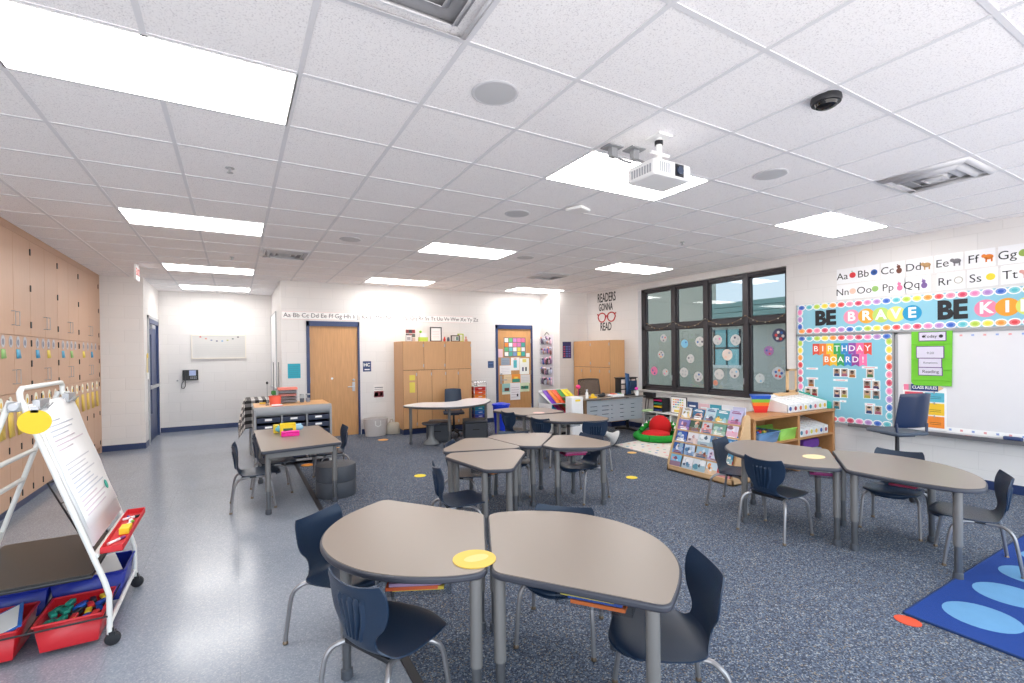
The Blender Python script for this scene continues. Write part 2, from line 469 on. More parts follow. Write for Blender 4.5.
# window ------------------------------------------------------------
wx = XR + .09
mull = [WY1, 6.40, 5.67, 4.895, WY0]
t = bpy.data.objects.new('window_1', None); COL.objects.link(t); t.location = (wx, WY0, WZ0); struct(t, 'dark framed classroom window')
W_, H_ = WY1 - WY0, WZ1 - WZ0
fr = B(M_frame).bx(0, .09, 0, .05, 0, H_).bx(0, .09, W_ - .09, W_, 0, H_).bx(0, .09, 0, W_, 0, .09).bx(0, .09, 0, W_, H_ - .06, H_)
for y in mull[1:4]: fr.bx(-.01, .09, y - WY0 - .045, y - WY0 + .045, 0, H_)
fr.bx(.0, .09, 0, W_, 1.23, 1.31)
for a, b in zip(mull[1:], mull[:-1]):      # inner sashes
    y0, y1 = a - WY0 + .045, b - WY0 - .045
    if a == WY0: y0 = .05
    if b == WY1: y1 = W_ - .09
    for z0, z1 in ((.09, 1.23), (1.31, H_ - .06)):
        fr.bx(.02, .07, y0, y0 + .035, z0, z1).bx(.02, .07, y1 - .035, y1, z0, z1).bx(.02, .07, y0, y1, z0, z0 + .035).bx(.02, .07, y0, y1, z1 - .03, z1)
fr.build('window_frame', t, bevel=.004)
for a, b in zip(mull[1:], mull[:-1]):
    y0, y1 = a - WY0, b - WY0
    for z0, z1 in ((.09, 1.23), (1.31, H_ - .06)):
        B(M_glass).bx(.04, .046, y0 + .04, y1 - .04, z0, z1).build('pane', t)
B(mat('sill_paint', (200, 198, 196), 0.4)).bx(-.12, .01, -.01, W_ + .01, -.02, .012).build('window_sill', t, bevel=.004)
h = B(M_alu)
for y in (6.44, 4.94): h.cb((.0, y - WY0, .28), (.03, .015, .1))
h.build('latch', t, bevel=.003)

# outside -----------------------------------------------------------
struct(B(mat('outside_paving', (170, 176, 158), 0.9, vary=0.1)).bx(XR + .3, 30, -6, 30, -.3, -.02).build('ground_outside'), 'ground outside the window')
bld = thing('school_wing', 'pale school wing with green eave seen through the window', 'building', (13, 8, 0))
wl = mat('outside_block', (190, 188, 176), 0.8, vary=0.08, scale=3)
B(wl).bx(0, .3, 1.98, 14, 0, 6.0).build('wall', bld)
B(mat('outside_tan', (204, 202, 198), 0.8, vary=0.06)).bx(0.02, 3, -8, 1.98, 0, 2.5).build('low_wall', bld)
f = B(mat('green_eave', (140, 172, 168), 0.6))
for k in range(4): f.bx(-.35 + .06 * k, .3, -8, 1.85, 2.38 + .16 * k, 2.52 + .16 * k)
f.build('eave', bld)
wb = B(cm((236, 238, 238))).bx(-.03, .05, -.2 + 1.1, 1.85, 1.02, 1.12)
wb.build('window_ledge', bld)
B(mat('outside_window', (160, 214, 222), 0.2)).bx(-.01, .05, .95, 1.82, 1.12, 2.2).build('window', bld)
mu_ = B(M_frame)
for y in (.95, 1.38, 1.82): mu_.bx(-.03, .05, y - .02, y + .02, 1.12, 2.2)
mu_.bx(-.03, .05, .95, 1.82, 1.62, 1.66).build('window_bar', bld)

# ================================================================ CEILING THINGS
def cell(i, j, w=1, d=1): return GX + i * GT, GY + j * GT, w * GT, d * GT
lights = [(-2, 0, 'ceiling light nearest the camera on the left, above the easel'), (-2, 5, 'second ceiling light of the left row, above the tiled floor'),
          (-2, 10, 'third ceiling light of the left row, before the alcove'), (-2, 14, 'ceiling light inside the alcove, farthest of the left row'),
          (3, 0, 'ceiling light behind the projector'), (3, 5, 'ceiling light above the middle desk cluster'), (3, 10, 'ceiling light in front of the back wall alphabet strip'),
          (8, 0, 'ceiling light above the brave be kind board'), (8, 5, 'ceiling light before the window'), (8, 10, 'ceiling light at the hanging organizer corner')]
for k, (i, j, lb) in enumerate(lights):
    x, y, w, d = cell(i, j, 2, 1)
    x1 = min(x + w, XR - .02)
    if i == 8 and j == 10: x1, d = 6.37, .61
    if not lb: lb = ['ceiling light behind the camera on the left', 'ceiling light behind the camera in the middle', 'ceiling light behind the camera on the right'][k - 10]
    t = thing('ceiling_light', 'white recessed ' + lb, 'ceiling light', (x, y, CEIL), group='recessed ceiling lights')
    B(M_white).bx(.005, x1 - x - .005, .005, d - .005, -.004, 0).build('light_frame', t)
    B(M_diff).bx(.02, x1 - x - .02, .02, d - .02, -.007, -.0045).build('diffuser', t)
def diffuser(x, y, s, lb):
    t = thing('air_diffuser', lb, 'air vent', (x, y, CEIL))
    m = mat('vent_white', (215, 215, 218), 0.4)
    v = B(m); st = s / 2
    for k in range(4):
        a, b = st * (1 - .24 * k), st * (1 - .24 * k) - .035
        z = -.012 - .012 * (k % 2)
        for q in range(4):
            R = Matrix.Rotation(q * PI / 2, 4, 'Z')
            vs = [R @ Vector(p) for p in [(-a, -a, -.003), (a, -a, -.003), (b, -b, z - .018), (-b, -b, z - .018)]]
            v.add(vs, [(0, 1, 2, 3)])
    v.build('louvre', t, solid=.003)
    B(cm((150, 150, 154))).bx(-st + .06, st - .06, -st + .06, st - .06, -.003, -.001).build('duct_opening', t)
    B(m).bx(-st * .24, st * .24, -st * .24, st * .24, -.034, -.03).build('centre_plate', t)
    return t
x, y, w, d = cell(0, -2); diffuser(x + w / 2, y + d / 2, .58, 'square white air diffuser at the top edge near the camera')
x, y, w, d = cell(7, -2); diffuser(x + w / 2, y + d / 2, .58, 'square white air diffuser near the right wall')
x, y, w, d = cell(0, 7); diffuser(x + w / 2, y + d / 2, .58, 'square air diffuser beyond the second left light')
x, y, w, d = cell(7, 7); diffuser(x + w / 2, y + d / 2, .58, 'square air diffuser near the papered door')
for i, j, lb in [(1.5, -.5, 'round ceiling speaker nearest the camera'), (3.5, 2.5, 'round ceiling speaker beside the access point'), (1.5, 5.5, 'round ceiling speaker above the rectangular table'),
                 (5.5, 5.5, 'round ceiling speaker beyond the middle light'), (5.5, -.5, 'round ceiling speaker right of the projector')]:
    t = thing('ceiling_speaker', lb, 'speaker', (GX + i * GT, GY + j * GT, CEIL), group='ceiling speakers')
    B(cm((206, 206, 210))).lathe([(.12, 0), (.125, -.004), (.115, -.008), (.108, -.006)], n=32).build('rim', t)
    B(cm((196, 197, 200))).lathe([(.107, -.004), (.107, -.007), (.05, -.009)], n=32).build('grille', t)
t = thing('ceiling_camera', 'small black dome camera on the ceiling', 'camera', (GX + 4.13 * GT, GY - 1.86 * GT, CEIL))
B(M_blk).lathe([(.072, 0), (.075, -.02), (.07, -.036)], n=28).build('housing', t)
B(mat('dome_black', (14, 14, 18), 0.08)).lathe([(.058, -.034), (.05, -.052), (.03, -.062), (.005, -.066)], n=28).build('dome', t)
t = thing('access_point', 'flat white square wireless access point on the ceiling', 'access point', (2.83, 3.62, CEIL - .012), .4)
B(M_white).bx(-.09, .09, -.09, .09, -.03, 0).build('housing', t, bevel=.012)
B(M_grey).bx(-.04, .04, -.04, .04, 0, .012).build('bracket', t)
for (x, y), lb in [((-.015, 4.06), 'small sprinkler left of the rectangular table light'), ((-.02, 7.7), 'small sprinkler before the third left light'), ((4.92, 4.17), 'small sprinkler between projector and window')]:
    B(M_alu).lathe([(.03, 0), (.03, -.004), (.01, -.006), (.01, -.03), (.022, -.034), (.022, -.037)], n=14).build('sprinkler', loc=(x, y, CEIL))
    tag(bpy.context.scene.collection.objects[-1], lb, 'sprinkler', 'ceiling sprinklers')
t = thing('exit_sign', 'small white exit sign seen edge-on at the alcove corner', 'sign', (GX - 2.52 * GT, GY + 10.47 * GT, CEIL))
B(M_white).bx(-.012, .012, -.15, .15, -.235, -.02).bx(-.02, .02, -.05, .05, -.02, 0).build('housing', t, bevel=.004)
text('EXIT', 'lettering', t, (.013, 0, -.125), (PI / 2, 0, PI / 2), .15, cm((205, 40, 44)))

# projector
t = thing('projector', 'white ceiling projector on a short pole mount', 'projector', (2.37, 2.19, CEIL))
B(M_white).bx(-.06, .06, -.06, .06, -.015, 0).tube([(0, 0, 0), (0, 0, -.19)], .02).tube([(-.07, 0, -.11), (.09, 0, -.11)], .011).bx(-.05, .05, -.05, .05, -.2, -.17).build('mount', t, bevel=.002)
B(M_blk).tube([(0, 0, -.03), (0, 0, -.055)], .026, 16).build('collar', t)
b = B(M_white); b.prism(fillet([(-.165, -.12), (.165, -.12), (.165, .12), (-.165, .12)], .03), -.3, -.2)
b.build('body', t, bevel=.012)
b = B(cm((170, 172, 178)))
for k in range(8): b.bx(-.1676, -.165, -.09 + .022 * k, -.078 + .022 * k, -.28, -.23)
for k in range(6): b.bx(-.12 + .016 * k, -.113 + .016 * k, -.1222, -.12, -.28, -.22)
b.build('vent_slots', t)
B(M_blk).bx(.01, .085, -.1235, -.12, -.288, -.212).build('lens_panel', t)
B(mat('lens', (60, 70, 90), 0.05)).lathe([(.026, 0), (.026, .012), (.02, .014)], f=lambda x, y, z: (x, -z, y), n=20).build('lens', t, loc=(.047, -.123, -.25))
for dx, lb in ((-.19, 'left'), (-.03, 'right')):
    c = B(M_grey).bx(-.06, .06, -.05, .05, -.01, 0).tube([(0, 0, 0), (.02, .0, -.06), (.05, -.05, -.1), (.08, -.1, -.13)], .008).bx(-.02, .03, -.02, .02, -.07, -.0)
    tag(c.build('cable_plate', loc=(2.4 + dx, 2.41 + (.04 if lb == 'left' else .0), CEIL), bevel=.002), 'grey ceiling cable box, %s one beside the projector' % lb, 'cable box')

# ================================================================ LEFT CABINET WALL
XL = -1.94
yel = cm((226, 192, 84)); M_pull = M_alu
ylist = [(5.34, 6.27), (6.27, 7.20), (7.20, 8.13), (8.13, 9.06), (9.06, 10.22)]
cabn = ['nearest of the left wall cabinets, behind the easel', 'second left wall cabinet from the camera', 'middle left wall cabinet with blue and yellow notes',
        'fourth left wall cabinet from the camera', 'farthest left wall cabinet, next to the white corner wall']
for (y0, y1), lb in zip(ylist, cabn):
    t = thing('storage_cabinet', 'pinkish wood tall cabinet, ' + lb, 'cabinet', (XL, y0, 0), group='cabinets along the left wall')
    w = y1 - y0
    B(M_lam).bx(-.45, -.022, 0.001, w - .001, .1, CEIL - .03).build('body', t)
    B(M_base).bx(-.45, -.05, 0, w, 0, .1).build('kick_board', t)
    B(M_lam).bx(-.022, -.004, 0, w, 2.87, CEIL - .002).build('top_filler', t)
    for (z0, z1, hz) in ((1.815, 2.865, 1.985), (1.225, 1.81, 1.39)):
        for k in (0, 1):
            d = B(M_lam).bx(-.02, 0, k * w / 2 + .002, (k + 1) * w / 2 - .002, z0, z1).build('door', t, bevel=.0015)
            hy = w / 2 + (-.055 if k == 0 else .055)
            B(M_pull).tube([(0, hy, hz - .07), (.03, hy, hz - .07), (.03, hy, hz + .07), (0, hy, hz + .07)], .004, 8).build('handle', d)
            hy = .006 if k == 0 else w - .006
            hb = B(M_blk)
            for q in (.12, .5, .88):
                zz = z0 + (z1 - z0) * q
                hb.cb((.003, hy, zz), (.01, .012, .07))
            hb.build('hinge', d)
    n = 3 if w < 1 else 3
    for k in range(n):
        d = B(M_lam).bx(-.02, 0, k * w / n + .002, (k + 1) * w / n - .002, .105, 1.22).build('locker_door', t, bevel=.0015)
        hb = B(M_blk)
        for zz in (.18, .665, 1.14): hb.cb((.003, (k + 1) * w / n - .02, zz), (.01, .014, .065))
        hb.build('hinge', d)
    # round number labels and notes taped on the doors
    for k in range(4):
        yy = w * (.2 + .2 * k); o = B(cm((188, 190, 198)))
        o.prism([(yy + a, 1.745 + b) for a, b in disc_pts(.048, 18, 1, 1.25)], .001, .003, onx(0) if False else (lambda a, b, d_: (d_, a, b)))
        o.mat(cm((132, 136, 150))).prism([(yy + a, 1.74 + b) for a, b in disc_pts(.026, 14, 1, 1.25)], .003, .004, lambda a, b, d_: (d_, a, b))
        o.build('number_label', t)
        if (k + int(y0 * 2)) % 2 == 0 or k == 2:
            c = [(96, 176, 212), (238, 214, 90), (150, 196, 120), (70, 160, 205)][(k + int(y0)) % 4]
            B(cm(c)).add([(.002, yy - .05, 1.67), (.002, yy + .05, 1.67), (.012, yy + .05, 1.58), (.006, yy - .05, 1.575)], [(0, 1, 2, 3)]).build('sticky_note', t, solid=.002)
    for k in range(4):
        yy = w * (.12 + .24 * k)
        o = B(cm((245, 243, 228))).prism([(yy + a, 1.13 + b) for a, b in disc_pts(.05, 16, 1, 1.35)], .001, .003, lambda a, b, d_: (d_, a, b))
        o.mat(cm((240, 200, 60))).prism([(yy + a, 1.125 + b) for a, b in disc_pts(.022, 14, 1, 1.3)], .003, .004, lambda a, b, d_: (d_, a, b)).build('daisy_label', t)
        B(yel).add([(.002, yy - .065, 1.04), (.002, yy + .065, 1.04), (.006, yy + .07, .93), (.016, yy + .06, .80), (.010, yy - .06, .79), (.005, yy - .07, .92)], [(0, 1, 2, 5), (5, 2, 3, 4)]).build('yellow_tag', t, solid=.002)
struct(B(M_lam).bx(XL - .45, XL - .002, 10.22, YN, 0, CEIL - .002).build('trim_2'), 'filler strip at the end of the cabinets')

# ================================================================ BACK WALL AND ALCOVE
t = thing('key_hanger', 'cream and yellow papers hanging beside the blue alcove door', 'papers', (XA, 10.60, 1.2))
B(cm((222, 206, 160))).bx(0.002, .01, -.06, .06, .1, .42).build('paper', t)
B(cm((230, 196, 60))).bx(.01, .016, -.04, .05, .36, .44).build('yellow_card', t)
B(M_paper).bx(.01, .02, -.05, .05, -.02, .1).build('white_tag', t)
t = thing('notice_board', 'grey framed notice board in the alcove', 'notice board', (-.3, YA, 1.78))
B(cm((205, 204, 202))).bx(-.5, .5, -.02, 0, -.25, .25).build('panel', t)
B(cm((228, 222, 210))).bx(-.51, -.49, -.03, 0, -.26, .26).bx(.49, .51, -.03, 0, -.26, .26).bx(-.51, .51, -.03, 0, .24, .26).bx(-.51, .51, -.035, 0, -.26, -.235).build('board_frame', t)
l = B(cm((196, 196, 196)))
for k in range(6): l.bx(-.44, .44, -.022, -.02, -.18 + .045 * k, -.175 + .045 * k)
l.build('printed_line', t)
cs = [(200, 90, 90), (214, 130, 120), (120, 130, 160), (90, 90, 120), (100, 160, 200), (170, 180, 120), (90, 110, 110), (90, 80, 90)]
for k, c in enumerate(cs):
    a = -.36 + .1 * k
    B(cm(c)).bx(a, a + .035, -.026, -.02, .2 - .09 * math.sin(PI * k / 7), .225 - .09 * math.sin(PI * k / 7)).build('magnet', t)
t = thing('wall_phone', 'black wall phone with lit screen in the alcove', 'phone', (-.83, YA, 1.17))
B(M_blk).bx(-.1, .14, -.05, 0, -.1, .12).build('base', t, bevel=.008)
B(cm((176, 190, 228))).bx(-.02, .1, -.054, -.05, .0, .11).build('screen', t)
b = B(M_grey)
for i in range(4):
    for j in range(2): b.bx(-.0 + .03 * i, .02 + .03 * i, -.054, -.05, -.07 + .03 * j, -.05 + .03 * j)
b.build('keypad', t)
B(M_blk).bx(-.135, -.085, -.085, -.02, -.1, .12).build('handset', t, bevel=.012)
B(M_blk).tube([(-.11, -.04, -.1), (-.15, -.04, -.16), (-.16, -.04, -.25), (-.12, -.04, -.27), (-.09, -.04, -.22), (-.09, -.04, -.1)], .007).build('cord', t)
tag(B(M_grey).cb((0, 0, 0), (.03, .02, .03)).build('wall_outlet', loc=(-1.06, YA - .01, 1.07)), 'tiny grey outlet left of the wall phone', 'outlet')
t = thing('whiteboard', 'tall narrow-looking whiteboard on the alcove side wall', 'whiteboard', (XJ, 11.5, .9))
B(M_white).bx(-.015, 0, -.72, .72, 0, 1.55).build('panel', t)
B(M_alu).bx(-.022, 0, -.74, -.72, -.02, 1.57).bx(-.022, 0, .72, .74, -.02, 1.57).bx(-.022, 0, -.74, .74, 1.55, 1.57).bx(-.05, 0, -.74, .74, -.02, 0).build('board_frame', t)

def pane_poster(name, x0, x1, z0, z1, c, lb, cat, extra=None, Y=YB, d0=.0):
    """a flat sheet on a wall facing -y, real paper thickness, with printed parts"""
    t = thing(name, lb, cat, (x0, Y - d0, z0))
    B(cm(c)).bx(0, x1 - x0, -.003, -.0005, 0, z1 - z0).build('sheet', t)
    if extra:
        b = MB()
        for (a0, a1, b0, b1, cc) in extra:
            w, h = x1 - x0, z1 - z0
            b.mat(cm(cc)).bx(a0 * w, a1 * w, -.0042, -.003, b0 * h, b1 * h)
        b.build('print', t)
    return t
pane_poster('paper', .83, 1.045, 1.15, 1.42, (40, 168, 190), 'teal paper left of the left oak door', 'paper', [(.1, .9, .1 + .14 * k, .13 + .14 * k, (60, 150, 170)) for k in range(6)])
t = pane_poster('room_sign', 2.18, 2.34, 1.235, 1.44, (52, 70, 116), 'blue room sign right of the left oak door', 'sign')
text('HC', 'lettering', t, (.075, -.006, .13), RY, .09, M_paper, bold=.002)
B(M_paper).bx(.03, .13, -.005, -.003, .03, .05).build('braille_strip', t)
t = pane_poster('room_sign', 4.95, 5.1, 1.235, 1.39, (52, 78, 120), 'blue room sign left of the papered door', 'sign', [(.15, .85, .2, .3, (90, 110, 150)), (.15, .85, .55, .75, (80, 104, 150))])
pane_poster('poster', 2.38, 2.59, .70, .97, (232, 228, 226), 'small red and white poster above the fabric basket', 'poster', [(.05, .95, .05, .5, (122, 36, 50)), (.1, .45, .12, .42, (236, 230, 228)), (.1, .9, .62, .66, (150, 150, 150)), (.1, .9, .74, .8, (120, 120, 124)), (.6, .85, .15, .4, (220, 190, 190))])
# cursive alphabet strip
t = thing('alphabet_strip', 'long white handwriting alphabet strip above the left oak door', 'alphabet strip', (.75, YB, 2.235))
B(M_paper).bx(0, 3.83, -.004, -.001, 0, .155).build('sheet', t)
B(cm((214, 160, 160))).bx(0, 3.83, -.005, -.004, .145, .15).bx(0, 3.83, -.005, -.004, .005, .01).bx(0, 3.83, -.005, -.004, .075, .078).build('ruled_line', t)
text('Aa Bb Cc Dd Ee Ff Gg Hh Ii Jj Kk Ll Mm Nn Oo Pp Qq Rr Ss Tt Uu Vv Ww Xx Yy Zz', 'lettering', t, (.02, -.005, .078), RY, .115, cm((84, 84, 90)), align='LEFT', sx=.98)
t = thing('word_strip', 'faint pale lettering above the papered door', 'wall lettering', (5.36, YB, 2.43))
text('HANG YOUR HATS', 'lettering', t, (.35, -.003, 0), RY, .09, cm((222, 206, 208)), sx=.95)

# back cabinet block -------------------------------------------------
def cabinet(name, lb, loc, rz, W, D, H, zs, ups, lows, m, seam):
    t = thing(name, lb, 'cabinet', loc, rz)
    B(m).bx(0, W, 0.02, D, .1, H).build('body', t, bevel=.002)
    B(M_base).bx(0.01, W - .01, .05, D, 0, .1).build('kick_board', t)
    for nn, cuts, z0, z1 in (('door', ups, zs + .004, H - .004), ('locker_door', lows, .12, zs - .004)):
        for a, b in zip(cuts[:-1], cuts[1:]):
            d = B(m).bx(a * W + .004, b * W - .004, 0, .018, z0, z1).build(nn, t, bevel=.002)
            B(M_alu).cb((b * W - .012, -.002, z1 - .08), (.016, .008, .06)).cb((b * W - .012, -.002, z0 + .08), (.016, .008, .06)).build('hinge', d)
    B(M_dark).bx(0.003, W - .003, .017, .022, .1, H - .003).build('door_gap', t)  # dark sheet behind the doors, paints the shade in their seams
    return t
bc = cabinet('wardrobe_cabinet', 'oak wardrobe cabinet against the back wall, with pictures on top', (2.80, 9.05, 0), 0, 1.45, .61, 1.82, 1.255, [0, .29, .6, 1], [0, .19, .4, .61, .8, 1], M_maple, .61)
for z, hgt in ((1.12, .1), (.88, .2)):
    B(cm((224, 204, 84))).bx(.12, .12 + .11, -.004, -.001, z - .06, z - .06 + hgt).build('yellow_note', bc)
rc = cabinet('wardrobe_cabinet', 'oak wardrobe cabinet beside the window wall lettering', (6.75, 8.85, 0), -PI / 2, 1.22, .42, 1.815, 1.24, [0, .5, 1], [0, .25, .5, .75, 1], M_maple, .6)

# things on top of the back cabinet
def frame_pic(lb, x, z0, w, h, fc, ic, y=9.3, cat='picture frame', lean=.0):
    t = thing('framed_picture', lb, cat, (x, y, z0))
    B(cm(fc)).bx(0, w, 0, .02, 0, .02).bx(0, w, 0, .02, h - .02, h).bx(0, .02, 0, .02, 0, h).bx(w - .02, w, 0, .02, 0, h).bx(.01, w - .01, .016, .024, .01, h - .01).build('frame', t)
    b = MB(); b.mat(M_paper).bx(.018, w - .018, .008, .014, .018, h - .018)
    for a0, a1, b0, b1, c in ic: b.mat(cm(c)).bx(.02 + a0 * (w - .04), .02 + a1 * (w - .04), .005, .008, .02 + b0 * (h - .04), .02 + b1 * (h - .04))
    b.build('picture', t)
    return t
frame_pic('tall black picture frame on the back cabinet', 3.45, 1.82, .25, .3, (52, 54, 62), [(.15, .85, .2 + .13 * k, .23 + .13 * k, (214, 196, 200)) for k in range(5)])
frame_pic('small white photo block on the left of the cabinet top', 2.91, 1.82, .13, .13, (190, 190, 196), [(.1, .9, .1, .8, (150, 150, 158))], y=9.22)
frame_pic('wide dark frame with two photos on the cabinet top', 3.88, 1.82, .2, .13, (70, 54, 50), [(.05, .45, .1, .9, (205, 200, 196)), (.55, .95, .1, .9, (120, 150, 140))], y=9.24)
frame_pic('yellow green edged card leaning at the right of the cabinet top', 4.07, 1.82, .13, .17, (196, 214, 70), [(.1, .9, .1, .7, (230, 234, 214))], y=9.32)
t = thing('photo_collage', 'stack of dark red and black photo tiles on the cabinet top', 'photos', (2.95, 9.32, 1.82))
for r_i, row in enumerate([[(130, 40, 44), (60, 60, 66), (190, 170, 160)], [(40, 40, 44), (150, 60, 60), (90, 100, 90)], [(120, 44, 50), (50, 46, 50), (140, 50, 56)]]):
    for c_i, c in enumerate(row):
        B(cm(c)).bx(.0 + .065 * c_i, .06 + .065 * c_i, 0, .02, .01 + .08 * r_i, .08 + .08 * r_i).build('photo_tile', t, bevel=.002)
t = thing('gift_bag', 'green and white gift bag on the cabinet top', 'bag', (3.22, 9.3, 1.82))
B(cm((170, 196, 74))).bx(0, .18, 0, .08, 0, .09).build('lower_band', t)
B(cm((226, 228, 236))).bx(.02, .16, .01, .07, .09, .17).build('bag', t)
B(cm((130, 190, 50))).ell((.04, .04, .2), .028).build('bow', t)
tag(B(cm((200, 60, 50))).lathe([(.022, 0), (.026, .04), (.014, .08), (.01, .1)], (3.735, 9.24, 1.82), 14).build('red_bottle'), 'small red bottle beside the tall frame', 'bottle')
tag(B(cm((96, 104, 116))).lathe([(.025, 0), (.03, .05), (.02, .08), (.022, .09)], (3.82, 9.24, 1.82), 14).build('jar'), 'small grey jar on the cabinet top', 'jar')
tag(B(cm((206, 150, 130))).lathe([(.03, 0), (.034, .04), (.012, .06), (.02, .09), (.006, .11)], (4.21, 9.22, 1.82), 14).build('figurine'), 'small pink figurine at the cabinet right end', 'figurine')

# papers on door 2 ---------------------------------------------------
DY = YB + .02
def dpaper(x0, z1, x1, z0, c, lb, ex, rank=0):
    return pane_poster('paper', x0, x1, z0, z1, c, lb, 'paper', ex, Y=DY, d0=.0005 + .0045 * rank)
t = thing('pocket_chart', 'colourful job chart at the top of the papered door', 'chart', (5.38, DY, 1.48))
B(cm((120, 110, 110))).bx(0, .59, -.004, -.0005, 0, .45).build('backing', t)
cc = [(236, 236, 232), (230, 214, 80), (112, 190, 196), (226, 226, 230), (236, 120, 160), (244, 244, 240), (222, 120, 170), (80, 170, 150), (60, 170, 160), (242, 240, 236), (236, 140, 60), (200, 120, 180), (110, 200, 130), (226, 110, 150), (120, 150, 190), (90, 180, 120), (222, 208, 100), (228, 228, 236), (70, 160, 150), (200, 130, 190)]
b = MB()
for k in range(20):
    i, j = k % 5, k // 5
    b.mat(cm(cc[(k * 7) % 20])).bx(.02 + .113 * i, .115 + .113 * i, -.0055, -.004, .02 + .107 * j, .11 + .107 * j)
b.build('cards', t)
LN = lambda n, c=(170, 170, 176): [(.12, .88, .15 + .7 * k / n, .15 + .7 * k / n + .03, c) for k in range(n)]
dpaper(5.30, 1.46, 5.53, 1.29, (150, 162, 178), 'grey blue sheet under the job chart, left side of the papered door', LN(3, (110, 120, 140)))
dpaper(5.56, 1.46, 5.79, 1.16, (240, 238, 236), 'white sheet with teal picture in the middle of the papered door', [(.3, .7, .2, .8, (90, 180, 190)), (.35, .65, .85, .92, (210, 80, 80))], 1)
dpaper(5.80, 1.44, 6.06, 1.06, (238, 238, 232), 'white sheet with yellow top and two figures on the papered door', [(.3, .7, .75, .95, (226, 214, 110)), (.25, .42, .2, .45, (80, 80, 110)), (.58, .75, .2, .45, (60, 80, 80))])
dpaper(5.26, 1.28, 5.56, 1.07, (240, 238, 238), 'plain white sheet at left middle of the papered door', LN(4, (200, 190, 196)), 1)
dpaper(5.37, 1.06, 5.58, .86, (232, 210, 170), 'cream sheet above the teal drawing on the papered door', LN(4, (200, 170, 140)))
dpaper(5.575, 1.07, 5.81, .87, (236, 150, 60), 'orange and green craft sheet in the middle of the papered door', [(.05, .95, .05, .45, (60, 140, 120)), (.3, .7, .45, .7, (244, 214, 90))], 1)
dpaper(5.82, 1.05, 6.08, .84, (226, 222, 218), 'pale grey sheet at the right edge of the papered door', LN(4, (196, 196, 200)))
dpaper(5.32, .86, 5.57, .61, (150, 196, 192), 'teal drawing of a brown animal on the papered door', [(.25, .75, .3, .6, (110, 64, 50)), (.0, 1, .0, .22, (220, 226, 210))])
dpaper(5.53, .87, 5.80, .47, (238, 234, 236), 'white certificate hanging lowest on the papered door', LN(5, (196, 180, 190)) + [(.65, .8, .2, .35, (60, 60, 66))], 2)
dpaper(5.80, .86, 6.06, .65, (214, 224, 190), 'pale green drawing at lower right of the papered door', [(.1, .9, .3, .65, (60, 130, 110)), (.3, .5, .4, .6, (240, 240, 240))], 1)
dpaper(5.23, 1.66, 5.35, 1.47, (236, 200, 206), 'small pink note at upper left of the papered door', None)
dpaper(5.98, 1.56, 6.08, 1.47, (244, 240, 236), 'small white note right below the job chart', None)

# hanging organizer --------------------------------------------------
t = thing('hanging_organizer', 'clear hanging pocket organizer filled with dolls and toys', 'organizer', (6.38, 9.38, .78))
B(mat('mesh_cloth', (222, 218, 224), 0.6)).bx(-.008, -.002, -.25, .25, 0, 1.2).build('backing', t)
B(M_blk).tube([(-.01, -.1, 1.2), (-.01, 0, 1.27), (-.01, .1, 1.2)], .006).build('hook', t)
pal = [(226, 190, 206), (120, 110, 126), (240, 160, 190), (206, 206, 226), (90, 90, 100), (236, 220, 220), (150, 120, 150), (90, 130, 206), (236, 232, 236), (140, 90, 90), (220, 170, 150), (248, 200, 216)]
for r_i in range(5):
    z = .08 + .235 * r_i
    B(M_clear).bx(-.07, -.066, -.22, .22, z - .04, z + .1).bx(-.07, -.01, -.22, .22, z - .044, z - .04).build('pocket', t)
    tb = MB()
    for k in range(7):
        c = pal[(k * 5 + r_i * 3) % 12]; yy = -.19 + .06 * k + random.uniform(-.01, .01)
        tb.mat(cm(c)).ell((-.04, yy, z + random.uniform(.0, .05)), (.022, .035, random.uniform(.04, .075)), 10)
        tb.mat(cm(pal[(k * 7 + r_i) % 12])).ell((-.045, yy + random.uniform(-.02, .02), z + random.uniform(.07, .13)), (.02, .028, .03), 10)
    tb.build('toys', t)
pane_poster('poster', 6.46, 6.7, 1.43, 1.81, (52, 50, 100), 'dark blue colour word poster beside the right cabinet', 'poster',
            [(.08 + .3 * (k % 3), .3 + .3 * (k % 3), .1 + .14 * (k // 3), .17 + .14 * (k // 3), [(196, 80, 96), (90, 120, 190), (120, 100, 170)][k % 3]) for k in range(15)], Y=8.88)

# wall lettering -----------------------------------------------------
t = thing('wall_decal', 'black and red vinyl wall lettering with a pair of glasses', 'wall lettering', (XR, 8.2, 2.4))
text('READERS', 'lettering', t, (-.002, .0, .375), RX, .28, M_text, fit=.6, bold=.004)
text('GONNA', 'lettering', t, (-.002, .03, .165), RX, .225, M_text, fit=.47, bold=.004)
text('READ', 'lettering', t, (-.002, .03, -.275), RX, .25, M_text, fit=.37, bold=.004)
gl = B(cm((188, 40, 44)))
for s in (-1, 1):
    pts = [(s * .155 + a * (1 if b < 0 else 1.12), b) for a, b in disc_pts(.105, 22, 1.1, .95)]
    gl.tube([(-.004, a, b - .06) for a, b in pts + [pts[0]]], .014, 6)
    gl.tube([(-.004, s * .26, .0), (-.004, s * .31, .02)], .014, 6)
gl.tube([(-.004, -.05, -.05), (-.004, 0, -.03), (-.004, .05, -.05)], .014, 6)
gl.build('glasses', t)

